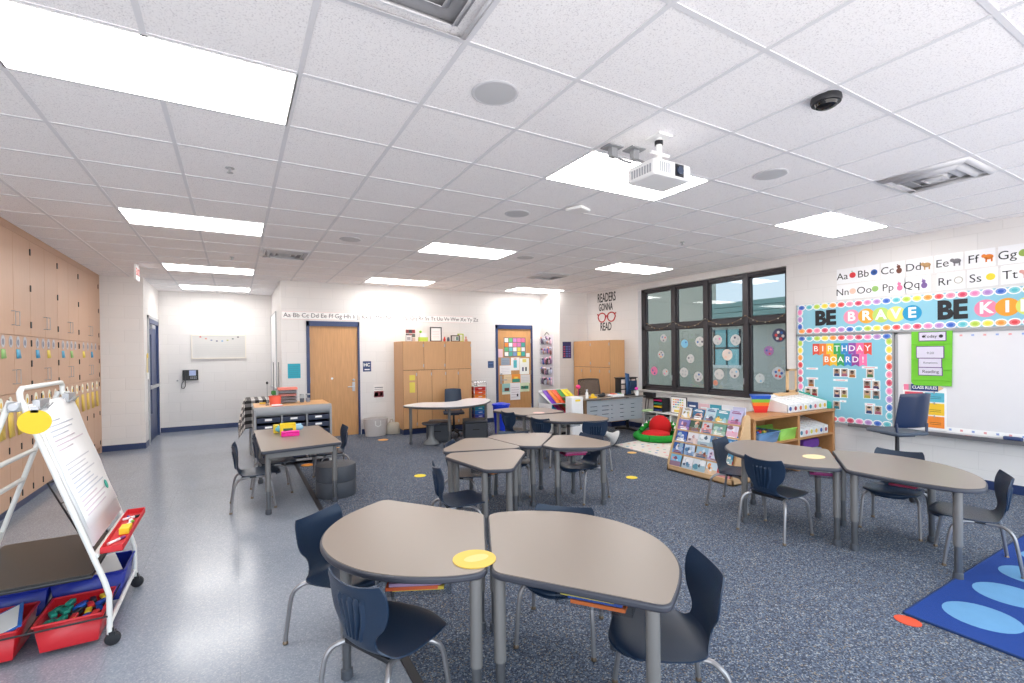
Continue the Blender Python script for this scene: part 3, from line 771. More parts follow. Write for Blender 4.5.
# ================================================================ RIGHT WALL BOARDS
dots = [(52, 96, 190), (90, 186, 196), (180, 208, 70), (244, 220, 70), (242, 150, 60), (228, 70, 76), (244, 130, 160), (210, 66, 96), (240, 130, 180), (176, 130, 196)]
def dot_border(b, y0, y1, z0, z1, d, sides='lrtb'):
    """scalloped white strip carrying painted dots; local a = y, b = z"""
    st = .105; f = lambda a, bb, dd: (-d - dd, a, bb)
    k = 0; pts = []
    if 't' in sides: pts += [(a, z1 - .035, 0) for a in [y1 - .06 - st * i for i in range(int((y1 - y0 - .06) / st) + 1)]]
    if 'b' in sides: pts += [(a, z0 + .035, 0) for a in [y1 - .06 - st * i for i in range(int((y1 - y0 - .06) / st) + 1)]]
    if 'l' in sides: pts += [(y1 - .035, q, 1) for q in [z1 - .1 - st * i for i in range(int((z1 - z0 - .14) / st) + 1)]]
    if 'r' in sides: pts += [(y0 + .035, q, 1) for q in [z1 - .1 - st * i for i in range(int((z1 - z0 - .14) / st) + 1)]]
    for a, q, v in pts:
        b.mat(M_paper).prism([(a + u * (1 if not v else .78), q + w * (.78 if not v else 1)) for u, w in disc_pts(.056, 14)], 0, .002, f)
    for i, (a, q, v) in enumerate(pts):
        c = dots[i % 10]
        l_ = tuple(int(x * .72 + 255 * .28) for x in c)
        b.mat(cm(l_)).prism([(a + u, q + w) for u, w in disc_pts(.043, 14, 1 if not v else .75, .75 if not v else 1)], .002, .003, f)
        b.mat(cm(c)).prism([(a + u, q + w) for u, w in disc_pts(.024, 12, 1 if not v else .75, .75 if not v else 1)], .003, .004, f)
YE = -0.6
t = thing('banner_board', 'long blue banner board reading be brave be kind', 'bulletin board', (XR, 0, 0))
B(cm((142, 198, 216))).bx(-.02, 0, YE, 4.0, 1.8, 2.21).build('backing', t)
b = MB(); dot_border(b, YE, 4.0, 1.8, 2.21, .02, 'ltb'); b.build('dotted_border', t)
B(M_alu).bx(-.03, 0, YE, 4.02, 1.77, 1.795).bx(-.03, 0, 4.0, 4.02, 1.77, 2.22).build('board_frame', t)
text('BE', 'lettering', t, (-.023, 3.62, 2.0), RX, .27, M_text, ext=.002, bold=.014, sx=.95)
text('BE', 'lettering', t, (-.023, 2.25, 2.0), RX, .29, M_text, ext=.002, bold=.014, sx=.88)
for kk, (y, ch, c) in enumerate([(3.29, 'B', (244, 150, 176)), (3.115, 'R', (242, 170, 60)), (2.95, 'A', (186, 214, 110)), (2.79, 'V', (232, 228, 120)), (2.625, 'E', (30, 150, 196)),
                 (1.96, 'K', (244, 140, 170)), (1.79, 'I', (240, 160, 50)), (1.63, 'N', (220, 224, 110)), (1.46, 'D', (60, 170, 200))]):
    d = B(cm(c)).prism([(y + u, 2.0 + w) for u, w in disc_pts(.097, 28)], .0004 + .0004 * kk, .0006 + .0004 * kk, lambda a, q, dd: (-.02 - dd, a, q)).build('letter_disc', t)
    text(ch, 'letter', d, (-.0252, y, 2.0), RX, .17, M_paper, ext=.0005, bold=.006)

t = thing('birthday_board', 'light blue birthday board with bunting letters and photos', 'bulletin board', (XR, 0, 0))
B(cm((136, 196, 214))).bx(-.02, 0, 2.83, 4.0, .57, 1.76).build('backing', t)
b = MB(); dot_border(b, 2.83, 4.0, .57, 1.76, .02); b.build('dotted_border', t)
B(M_alu).bx(-.03, 0, 2.81, 2.83, .55, 1.775).bx(-.03, 0, 4.0, 4.02, .55, 1.775).bx(-.03, 0, 2.81, 4.02, 1.76, 1.775).bx(-.04, 0, 2.81, 4.02, .54, .57).build('board_frame', t)
bc_ = [(226, 84, 70), (236, 130, 60), (240, 200, 50), (60, 170, 90), (50, 140, 200), (150, 80, 170), (236, 110, 160), (226, 84, 70)]
bc2 = [(236, 130, 60), (240, 190, 50), (60, 160, 90), (50, 130, 200), (150, 70, 150), (244, 120, 170)]
for word, ys, step, z, cl in (('BIRTHDAY', 3.745, .092, 1.575, bc_), ('BOARD!', 3.605, .09, 1.425, bc2)):
    for k, ch in enumerate(word):
        y = ys - step * k
        p = B(cm(cl[k])).prism([(y + .045, z + .075), (y + .045, z - .09), (y, z - .065), (y - .045, z - .09), (y - .045, z + .075)], .001 if word[0] == 'B' and z > 1.5 else .0035, .003 if z > 1.5 else .005, lambda a, q, dd: (-.02 - dd, a, q)).build('bunting_card', t)
        text(ch, 'letter', p, (-.0255, y, z), RX, .11, M_paper, ext=.0005, bold=.001)
skin = [(140, 96, 74), (200, 150, 120), (110, 76, 60), (222, 178, 150), (120, 84, 66)]
shirt = [(60, 90, 150), (214, 120, 150), (230, 140, 60), (90, 150, 90), (200, 60, 70), (80, 60, 120), (222, 214, 90), (60, 150, 170)]
ph = [(3.475, 1.25), (3.38, 1.25), (3.285, 1.24), (3.075, 1.25), (3.11, 1.10), (3.01, 1.10), (3.11, .975), (3.01, .975), (3.09, .775), (2.99, .775), (3.815, 1.09), (3.86, .965), (3.77, .96), (3.475, .96), (3.385, .965), (3.48, .80)]
for k, (y, z) in enumerate(ph):
    f = lambda a, q, dd: (-.02 - dd, a, q)
    b = B(M_paper).prism([(y - .046, z - .058), (y + .046, z - .058), (y + .046, z + .058), (y - .046, z + .058)], .001, .003, f)
    b.mat(cm([(176, 158, 140), (150, 140, 136), (190, 178, 164)][k % 3])).prism([(y - .039, z - .05), (y + .039, z - .05), (y + .039, z + .05), (y - .039, z + .05)], .0026, .0031, f)
    b.mat(cm(tuple(int(v * .75) for v in shirt[k % 8]))).prism([(y - .036, z - .052), (y + .036, z - .052), (y + .026, z - .014), (y - .026, z - .014)], .003, .0036, f)
    b.mat(cm(skin[k % 5])).prism([(y + u, z + .012 + w) for u, w in disc_pts(.023, 12)], .0036, .0042, f)
    b.mat(cm((60, 44, 38))).prism([(y + u, z + .028 + w) for u, w in disc_pts(.022, 12, 1, .6)], .0042, .0046, f)
    b.build('photo', t)
for y0, y1, z in [(3.72, 3.88, 1.295), (3.72, 3.88, 1.155), (3.72, 3.9, 1.02), (3.34, 3.52, 1.145), (3.34, 3.52, 1.035), (3.36, 3.44, .86), (2.99, 3.17, 1.325), (3.02, 3.16, 1.17), (3.0, 3.15, 1.04), (3.02, 3.14, .845)]:
    b = B(M_paper).bx(-.024, -.021, y0, y1, z - .014, z + .014).mat(cm((230, 150, 160))).bx(-.025, -.024, y0 + .03, y1 - .03, z - .005, z + .004); b.build('month_strip', t)

t = thing('whiteboard', 'large wall whiteboard with marker tray', 'whiteboard', (XR, 0, 0))
B(mat('whiteboard_face', (226, 224, 226), 0.2)).bx(-.022, 0, YE, 2.79, .58, 1.745).build('panel', t)
B(M_alu).bx(-.03, 0, 2.77, 2.8, .57, 1.765).bx(-.03, 0, YE, 2.8, 1.745, 1.765).build('board_frame', t)
B(mat('tray_metal', (120, 120, 124), 0.4, metal=0.5)).bx(-.11, 0, YE, 3.3, .54, .565).bx(-.115, -.105, YE, 3.3, .54, .585).build('marker_tray', t)
b = MB()
for k in range(24):
    y = 2.27 - .1 * k
    b.mat(cm([(150, 170, 214), (226, 160, 160)][k % 2])).bx(-.024, -.022, y - .012, y + .012, .612, .635).bx(-.024, -.022, y - .012, y + .012, 1.70, 1.72)
b.build('number_border', t)
B(M_paper).bx(-.0235, -.022, YE, 2.3, .595, .65).build('border_strip', t)
t = thing('whiteboard_eraser', 'dark blue eraser on the whiteboard tray', 'eraser', (XR - .07, 1.74, .566))
B(M_navy).prism(fillet([(-.025, -.075), (.025, -.075), (.025, .075), (-.025, .075)], .02), .018, .055).build('grip', t, bevel=.008)
B(M_char).bx(-.025, .025, -.07, .07, 0, .018).build('felt', t)
for y, c, lb in [(2.1, (214, 60, 60), 'red marker on the whiteboard tray'), (1.96, (40, 40, 44), 'black marker on the whiteboard tray')]:
    o = B(cm(c)).tube([(0, -.03, 0), (0, .03, 0)], .008, 10).build('cap', None); o.name = 'marker_cap'
    t = thing('marker', lb, 'marker', (XR - .07, y, .574)); o.parent = t; o.name = 'barrel'
    B(M_paper).tube([(0, .03, 0), (0, .065, 0)], .0075, 10).build('cap', t)

t = thing('schedule_chart', 'lime green hanging schedule pocket chart on the whiteboard', 'chart', (XR - .03, 0, 0))
lime = mat('lime_cloth', (112, 196, 48), 0.6, vary=0.06, bump=0.2, bscale=90)
B(lime).prism([(2.24, 1.77), (2.625, 1.77), (2.63, 1.16), (2.60, 1.12), (2.25, 1.125)], .001, .012, lambda a, q, dd: (-dd, a, q)).build('cloth', t)
b = B(lime)
for z in (1.62, 1.435, 1.31, 1.19): b.tube([(-.014, 2.25, z), (-.014, 2.62, z)], .005, 8)
b.build('pocket_seam', t)
for k, (z0, z1, y0, y1) in enumerate([(1.66, 1.755, 2.30, 2.545), (1.455, 1.585, 2.32, 2.57), (1.345, 1.445, 2.34, 2.55), (1.25, 1.335, 2.335, 2.55)]):
    B(cm((110, 70, 130))).bx(-.018, -.014, y0 - .008, y1 + .008, z0 - .008, z1 + .008).mat(cm((214, 208, 224))).bx(-.0195, -.018, y0, y1, z0, z1).build('card', t)
text('Today', 'lettering', t, (-.0205, 2.44, 1.708), RX, .05, M_text)
text('9:20', 'lettering', t, (-.0205, 2.44, 1.51), RX, .04, cm((130, 130, 140)))
text('Rotations', 'lettering', t, (-.0205, 2.44, 1.395), RX, .035, cm((130, 130, 140)))
text('Reading', 'lettering', t, (-.0205, 2.44, 1.29), RX, .05, M_text)
b = B(M_text).prism([(2.505 + u, 1.708 + w) for u, w in disc_pts(.014, 12)], .0195, .021, lambda a, q, dd: (-dd, a, q)).prism([(2.34 + u, 1.708 + w) for u, w in disc_pts(.02, 12)], .0195, .021, lambda a, q, dd: (-dd, a, q))
b.build('icon', t)
t = thing('class_rules_poster', 'class rules poster with pencil header and coloured cards', 'poster', (XR - .024, 0, 0))
B(M_paper).bx(-.003, 0, 2.30, 2.72, .60, 1.1).build('sheet', t)
B(cm((34, 62, 120))).bx(-.008, -.003, 2.375, 2.635, 1.055, 1.135).mat(cm((236, 130, 160))).bx(-.008, -.003, 2.66, 2.71, 1.06, 1.13).mat(M_alu).bx(-.008, -.003, 2.635, 2.66, 1.058, 1.132) \
    .mat(cm((226, 190, 150))).prism([(2.375, 1.06), (2.375, 1.13), (2.325, 1.095)], .003, .008, lambda a, q, dd: (-dd, a, q)).build('pencil_header', t)
text('CLASS RULES', 'lettering', t, (-.009, 2.505, 1.095), RX, .05, M_paper, bold=.001, sx=.82)
for z0, z1, c in [(.93, 1.04, (92, 180, 200)), (.775, .915, (240, 196, 50)), (.625, .76, (240, 140, 50))]:
    B(cm(c)).bx(-.005, -.003, 2.32, 2.50, z0, z1).mat(M_text).bx(-.0056, -.005, 2.35, 2.46, z0 + .06, z0 + .064).bx(-.0056, -.005, 2.35, 2.46, z0 + .04, z0 + .044).build('rule_card', t)
for z0, z1, c in [(.93, 1.04, (214, 80, 100)), (.775, .915, (110, 180, 80)), (.625, .76, (120, 90, 170))]:
    B(cm(c)).bx(-.005, -.003, 2.52, 2.70, z0, z1).build('rule_card', t)
b = B(M_alu)
for z in (1.04, .918, .765): b.tube([(-.006, 2.41, z - .012), (-.02, 2.41, z), (-.006, 2.41, z + .012)], .006, 8)
b.build('clip', t)

# alphabet cards -----------------------------------------------------
cards = [('Aa', (204, 48, 56), 'red apple', 3.345), ('Bb', (40, 90, 160), 'blue ball', 3.095), ('Cc', (110, 60, 44), 'brown cat', 2.825), ('Dd', (190, 150, 100), 'tan dog', 2.555),
         ('Ee', (120, 118, 124), 'grey elephant', 2.28), ('Ff', (232, 130, 40), 'orange fox', 2.01), ('Gg', (150, 176, 80), 'green shape', 1.735),
         ('Nn', (240, 190, 170), 'pale pink nest', 3.345), ('Oo', (150, 190, 110), 'green owl', 3.085), ('Pp', (238, 120, 160), 'pink pig', 2.82), ('Qq', (120, 90, 150), 'purple queen', 2.575),
         ('Rr', (176, 170, 150), 'grey ring', 2.26), ('Ss', (236, 214, 60), 'yellow sun', 1.99), ('Tt', (226, 170, 160), 'pink table', 1.715)]
gloss = mat('glossy_sheet', (240, 240, 242), 0.12)
for k, (s, c, nm, y) in enumerate(cards):
    top = k < 7; z = 2.56 if top else 2.345
    t = thing('alphabet_card', 'white alphabet card %s with %s' % (s, nm), 'alphabet card', (XR, y, z), group='alphabet cards over the banner')
    B(gloss).bx(-.004, -.001, -.125, .13, -.10, .10).build('sheet', t)
    text(s, 'lettering', t, (-.0045, .06, -.005), RX, .13, M_text, ext=.0004)
    f = lambda a, q, dd: (-.004 - dd, a, q); p = B(cm(c))
    if nm in ('grey ring',):
        p.tube([(-.006, -.065 + a, b_) for a, b_ in disc_pts(.036, 16) + [(.036, 0)]], .004, 6)
    elif nm in ('brown cat', 'purple queen', 'pink pig'):
        p.prism([(-.065 + a, -.02 + b_) for a, b_ in disc_pts(.03, 14, 1, 1.2)], 0, .002, f).prism([(-.06 + a, .03 + b_) for a, b_ in disc_pts(.02, 12)], 0, .0022, f).prism([(-.05, .045), (-.042, .065), (-.058, .055)], 0, .002, f)
    elif nm in ('grey elephant', 'tan dog', 'orange fox', 'pink table'):
        p.prism([(-.07 + a, .005 + b_) for a, b_ in disc_pts(.036, 14, 1.1, .8)], 0, .002, f).prism([(-.03 + a, .02 + b_) for a, b_ in disc_pts(.02, 12)], 0, .0022, f)
        for q in (-.095, -.05): p.prism([(q - .007, -.05), (q + .007, -.05), (q + .007, 0), (q - .007, 0)], 0, .002, f)
    else:
        p.prism([(-.065 + a, b_) for a, b_ in disc_pts(.038, 16)], 0, .002, f)
        if nm == 'red apple': p.mat(cm((70, 130, 60))).prism([(-.065, .035), (-.05, .055), (-.06, .06)], 0, .002, f)
        if nm == 'blue ball': p.mat(cm((30, 60, 120))).prism([(-.065 + a, b_) for a, b_ in disc_pts(.02, 12)], .002, .003, f)
    p.build('picture', t)

# window crafts and garland ------------------------------------------
def craft(y, z, r, base, spots, lb):
    t = thing('paper_craft', lb, 'paper craft', (wx + .038, y, z), group='paper crafts on the window panes')
    f = lambda a, q, dd: (-dd, a, q)
    b = MB().mat(cm(base)).prism([(a * (1 + .08 * math.cos(6 * i)), q * (1 + .08 * math.cos(6 * i))) for i, (a, q) in enumerate(disc_pts(r, 18))], 0, .002, f)
    b.build('disc', t)
    b = MB()
    for k, c in enumerate(spots):
        q = 2 * PI * k / len(spots) + y * 7
        b.mat(cm(c)).prism([(math.cos(q) * r * .5 + a, math.sin(q) * r * .5 + w) for a, w in disc_pts(r * .21, 10)], .002, .004, f)
    b.build('cut_shapes', t)
W1 = (196, 195, 194)
blu, red, org, pnk, dk, cyn, gry = (40, 90, 160), (200, 60, 60), (226, 130, 60), (220, 120, 160), (70, 70, 90), (120, 180, 210), (170, 174, 178)
for y, z, r, base, sp, lb in [
    (6.68, 1.82, .08, W1, [red, dk, blu], 'white craft with red and dark spots, top of the leftmost pane'), (6.75, 1.50, .08, W1, [blu, org, red, dk], 'white craft with blue and orange spots, middle of the leftmost pane'),
    (6.93, 1.17, .09, pnk, [blu, blu, pnk], 'blue and pink craft at lower left of the leftmost pane'), (6.64, 1.15, .075, W1, [org, pnk], 'pale orange craft at lower right of the leftmost pane'),
    (6.17, 1.70, .08, cyn, [cyn, blu], 'light blue star craft on the second pane'), (5.83, 1.73, .095, W1, [dk, gry, blu, gry], 'round white craft at upper right of the second pane'),
    (6.04, 1.42, .085, W1, [gry, dk, gry], 'white three lobed craft in the middle of the second pane'), (6.19, 1.16, .095, W1, [gry, gry, gry, gry], 'round white craft at lower left of the second pane'),
    (5.87, 1.09, .095, W1, [gry, dk, gry, blu], 'round white craft at lower right of the second pane'),
    (5.46, 1.75, .09, W1, [gry, pnk, gry], 'round white craft at upper left of the third pane'), (5.11, 1.74, .095, W1, [gry, gry, dk, gry], 'round white craft at upper right of the third pane'),
    (5.27, 1.49, .1, (222, 206, 196), [(226, 190, 170), gry], 'large pale peach craft in the middle of the third pane'), (5.43, 1.15, .095, W1, [gry, gry], 'round white craft at lower left of the third pane'),
    (5.14, 1.18, .09, W1, [dk, gry, cyn], 'round white craft at lower right of the third pane'), (5.51, 1.00, .05, (206, 140, 120), [org], 'small orange craft at the bottom of the third pane'),
    (4.36, 1.79, .11, (60, 62, 90), [W1, red, W1, blu, W1, red], 'dark ball craft with red and white patches on the rightmost pane'), (4.53, 1.55, .08, (150, 110, 160), [blu, pnk, red], 'purple and pink figure craft on the rightmost pane'),
    (4.38, 1.20, .1, (176, 186, 196), [red, blu, org, blu, red], 'wreath craft of red and blue pieces on the rightmost pane'), (4.68, 1.11, .08, (190, 200, 200), [gry, cyn], 'faint pale craft at lower left of the rightmost pane')]:
    craft(y, z, r, base, sp, lb)
t = thing('garland', 'thin dark beaded garland hung in swags across the window', 'garland', (wx - .03, 0, 0))
ys = [7.05, 6.385, 5.66, 4.885, 4.2]
pts = []
for a, b in zip(ys[:-1], ys[1:]):
    for k in range(10):
        s = k / 10; pts.append((0, a + (b - a) * s, 2.14 - .5 * s * (1 - s) * 1.0))
pts.append((0, 4.2, 2.14))
B(cm((120, 104, 84))).tube(pts, .004, 6).build('string', t)
b = MB()
for k, p in enumerate(pts): b.mat(cm([(150, 120, 80), (70, 60, 60), (180, 176, 160)][k % 3])).ell((p[0] - .008, p[1], p[2] - .008), .010, 8)
b.build('beads', t)

# ================================================================ DESKS
def desk(name, lb, poly, rad, legs, h=.64, tray=None, leg_r=.0265, top=M_top, grp=None, edge=M_edge, cat='desk'):
    cx = sum(p[0] for p in poly) / len(poly); cy = sum(p[1] for p in poly) / len(poly)
    t = thing(name, lb, cat, (cx, cy, 0), group=grp)
    P = fillet([(x - cx, y - cy) for x, y in poly], rad)
    B(edge).prism(P, h - .032, h - .003).build('edge_band', t, bevel=.009, seg=3, ang=50)
    B(top).prism(shrink(P, .012), h - .004, h).build('tabletop', t)
    ap = shrink(P, .1); b = B(M_legd)
    for i in range(len(ap)):
        pass
    B(M_leg).prism(ap, h - .055, h - .032).build('apron', t)
    for x, y in legs:
        x -= cx; y -= cy
        l = B(M_leg).tube([(x, y, .23), (x, y, h - .03)], leg_r, 20).build('leg', t)
        B(M_legd).tube([(x, y, .035), (x, y, .235)], leg_r * .78, 18).build('leg_extension', l)
        B(M_char).lathe([(leg_r * .9, .0), (leg_r * 1.1, .006), (leg_r * 1.05, .045), (leg_r * .8, .05)], (x, y, 0.002), 18).build('foot', l)
    if tray:
        (tx, ty, rz) = tray
        q = B(M_clear); 
        q.bx(-.16, .16, -.11, .11, h - .125, h - .122).bx(-.16, -.157, -.11, .11, h - .125, h - .057).bx(.157, .16, -.11, .11, h - .125, h - .057).bx(-.16, .16, -.11, -.107, h - .125, h - .057).bx(-.16, .16, .107, .11, h - .125, h - .057)
        o = q.build('book_tray', t); o.location = (tx - cx, ty - cy, 0); o.rotation_euler = (0, 0, rz)
        B(M_alu).bx(-.168, -.16, -.1, .1, h - .075, h - .05).bx(.16, .168, -.1, .1, h - .075, h - .05).build('tray_rail', o)
    return t
S = [(0, 0), (.33, .68), (.47, .65), (.65, .55), (.80, .40), (.895, .19), (.91, -.03), (.86, -.20), (.75, -.37), (.60, -.49), (.43, -.59)]
srad = [.05, .06, .3, .3, .3, .3, .3, .3, .3, .2, .05]
def sp(ox, oy, rot=0):
    c, s = math.cos(rot), math.sin(rot)
    return [(ox + x * c - y * s, oy + x * s + y * c) for x, y in S]
G1 = 'taupe student desks with slate edge'
deskR = desk('student_desk', 'taupe half-round desk nearest the camera on the right', sp(.93, 1.812), srad, [(.985, 1.84), (1.255, 2.40), (1.34, 1.29), (1.72, 1.92)], tray=(1.34, 1.60, -.92), grp=G1)
deskL = desk('student_desk', 'taupe half-round desk nearest the camera on the left, holding half the yellow disc', sp(1.252, 2.505, PI), srad, [(.88, 1.86), (1.19, 2.45), (.45, 2.42), (.82, 2.96)], tray=(.71, 2.13, 2.7), grp=G1)
ra = [(4.78, 2.39), (4.08, 1.94), (3.93, 2.12), (3.85, 2.35), (3.86, 2.62), (3.95, 2.85), (4.10, 3.01), (4.30, 3.10), (4.50, 3.13), (4.64, 3.09)]
deskA = desk('student_desk', 'taupe desk in front of the wooden shelf, left one of the right-hand pair', ra, [.05, .06, .3, .3, .3, .3, .3, .3, .2, .08], [(4.70, 2.45), (4.15, 2.02), (4.0, 2.72), (4.55, 3.0)], tray=(4.3, 2.2, .56), grp=G1)
rb = [(4.76, 2.36), (4.07, 1.915), (4.07, 1.5), (4.14, 1.24), (4.27, 1.17), (4.46, 1.21), (4.66, 1.30), (4.84, 1.47), (4.96, 1.70), (4.98, 1.95), (4.90, 2.2)]
deskB = desk('student_desk', 'taupe desk beside the blue rug, right one of the right-hand pair', rb, [.05, .05, .3, .12, .1, .3, .3, .3, .3, .3, .3], [(4.16, 1.90), (4.66, 2.22), (4.22, 1.30), (4.86, 1.66)], tray=(4.5, 1.68, .1), grp=G1)
h1 = [(1.63, 4.08), (1.74, 4.20), (2.37, 4.01), (2.37, 3.86), (1.92, 3.33), (1.72, 3.42)]
h2 = [(1.70, 4.27), (1.75, 4.42), (2.18, 4.84), (2.40, 4.73), (2.46, 4.10), (2.38, 4.035)]
h3 = [(2.40, 4.76), (2.54, 4.85), (2.92, 4.76), (3.13, 4.62), (3.11, 4.48), (2.62, 3.99), (2.46, 4.11)]
h4 = [(2.66, 4.03), (3.10, 4.45), (3.32, 4.33), (3.36, 3.78), (3.24, 3.65), (3.08, 3.61), (2.69, 3.84)]
G2 = 'taupe desks of the middle cluster'
desk('student_desk', 'five-sided taupe desk at the front left of the middle cluster', h1, .05, [(1.95, 3.45), (1.76, 3.52), (2.27, 3.90), (1.75, 4.08)], tray=(1.98, 3.80, .3), grp=G2)
desk('student_desk', 'five-sided taupe desk at the back left of the middle cluster', h2, .05, [(1.80, 4.34), (2.2, 4.73), (2.34, 4.13), (2.36, 4.62)], grp=G2)
desk('student_desk', 'five-sided taupe desk at the back of the middle cluster', h3, .05, [(2.62, 4.14), (3.02, 4.60), (2.48, 4.70), (2.50, 4.22)], grp=G2)
desk('student_desk', 'five-sided taupe desk at the right of the middle cluster, with pink books under it', h4, .05, [(2.77, 3.92), (3.26, 3.80), (3.08, 4.33), (3.24, 4.28)], tray=(3.02, 4.0, -.3), grp=G2)
g1 = [(3.60, 6.90), (3.72, 7.05), (4.05, 7.10), (4.54, 6.75), (4.50, 6.1), (3.71, 6.08)]
g2 = [(3.71, 6.06), (4.48, 5.96), (4.58, 5.6), (4.56, 5.15), (4.35, 5.0), (3.76, 5.22), (3.62, 5.6)]
G3 = 'taupe desks before the papered door'
desk('student_desk', 'taupe desk next to the blue bin, far one before the papered door', g1, .12, [(3.68, 6.85), (3.78, 6.2), (4.4, 6.7), (4.35, 6.2)], tray=(3.95, 6.45, .2), grp=G3)
desk('student_desk', 'curved taupe desk before the white tote, near one of the far pair', g2, [.06, .08, .3, .25, .25, .3, .25], [(3.75, 5.95), (3.82, 5.35), (4.35, 5.85), (4.4, 5.2)], tray=(4.1, 5.55, .1), grp=G3)
rt = desk('rectangular_table', 'rectangular taupe table standing across the carpet edge', [(.20, 5.19), (.97, 5.30), (.94, 6.76), (.18, 6.76)], .03, [(.265, 5.32), (.905, 5.40), (.25, 6.66), (.87, 6.66)], h=.65, cat='table')
bpy.data.objects.remove([c for c in rt.children if c.name.startswith('apron')][0])
B(M_leg).bx(-.3, .3, -.72, -.70, .56, .618).bx(-.3, .3, .6, .62, .56, .618).bx(-.32, -.30, -.7, .6, .56, .618).bx(.29, .31, -.66, .6, .56, .618).build('apron', rt)
# kidney table
kp = [(2.56, 8.08), (2.75, 8.32), (3.02, 8.45), (3.22, 8.28), (3.42, 8.22), (3.65, 8.28), (3.84, 8.50), (3.98, 8.62), (4.24, 8.62), (4.32, 8.3), (4.21, 8.0), (3.85, 7.57), (3.44, 7.37), (3.09, 7.42), (2.72, 7.70)]
kt = desk('kidney_table', 'white kidney-shaped teacher table in front of the back cabinet', [(a - (.12 if i < 1 else .05), b) for i, (a, b) in enumerate(kp)], .15, [(2.62, 8.08), (3.19, 7.72), (4.03, 7.98), (3.93, 8.45)], h=.685, top=mat('white_laminate', (242, 242, 246), 0.2), edge=M_legd, cat='table')

# workbooks in the trays
wbk = [(1.34, 1.60, -.92, ((236, 120, 50), (60, 90, 170), (226, 206, 90)), 'right near desk'), (.71, 2.13, 2.7, ((236, 200, 60), (230, 100, 50), (190, 150, 180)), 'left near desk'),
       (4.3, 2.2, .56, ((200, 40, 130), (226, 90, 160), (120, 60, 120)), 'desk before the wooden shelf'), (4.5, 1.68, .1, ((196, 60, 90), (60, 80, 120), (90, 50, 60)), 'desk beside the blue rug'),
       (1.98, 3.80, .3, ((236, 140, 60), (60, 80, 180), (226, 190, 160)), 'front left middle desk'), (3.02, 4.0, -.3, ((214, 30, 110), (230, 130, 170), (190, 180, 190)), 'right middle desk'),
       (3.95, 6.45, .2, ((214, 210, 222), (190, 190, 210), (230, 230, 236)), 'far desk by the blue bin')]
cn = ['lower', 'middle', 'upper']
for x, y, rz, cs, lb in wbk:
    for k, c in enumerate(cs):
        t = thing('workbook', 'thin %s workbook in the clear tray of the %s' % (cn[k], lb), 'book', (x, y, .5195 + .0165 * k), rz, 'workbooks in the desk trays')
        o = (random.uniform(-.03, .03), random.uniform(-.02, .02))
        B(M_paper).bx(-.11 + o[0], .11 + o[0], -.078 + o[1], .078 + o[1], .0015, .0135).build('pages', t)
        B(cm(c)).bx(-.112 + o[0], .112 + o[0], -.08 + o[1], .08 + o[1], 0, .0015).bx(-.112 + o[0], .112 + o[0], -.08 + o[1], .08 + o[1], .0135, .015).bx(-.114 + o[0], -.11 + o[0], -.08 + o[1], .08 + o[1], 0, .015).bx(-.112 + o[0], .112 + o[0], -.082 + o[1], -.078 + o[1], 0, .015).bx(-.112 + o[0], .112 + o[0], .078 + o[1], .082 + o[1], 0, .015).bx(.11 + o[0], .114 + o[0], -.08 + o[1], .08 + o[1], 0, .015).build('cover', t)

# ================================================================ STUDENT CHAIRS
def interp(tab, v):
    for a, b in zip(tab[:-1], tab[1:]):
        if v <= b[0]:
            s = (v - a[0]) / (b[0] - a[0]); s2 = s * s * (3 - 2 * s)
            return [a[i] + (b[i] - a[i]) * s for i in range(1, len(a))]
    return list(tab[-1][1:])
def catmull(pts, n):
    P = [pts[0]] + pts + [pts[-1]]; out = []
    for i in range(1, len(P) - 2):
        for k in range(n):
            t = k / n
            out.append([0.5 * ((2 * P[i][j]) + (-P[i - 1][j] + P[i + 1][j]) * t + (2 * P[i - 1][j] - 5 * P[i][j] + 4 * P[i + 1][j] - P[i + 2][j]) * t * t + (-P[i - 1][j] + 3 * P[i][j] - 3 * P[i + 1][j] + P[i + 2][j]) * t ** 3) for j in range(len(P[0]))])
    out.append(list(pts[-1])); return out
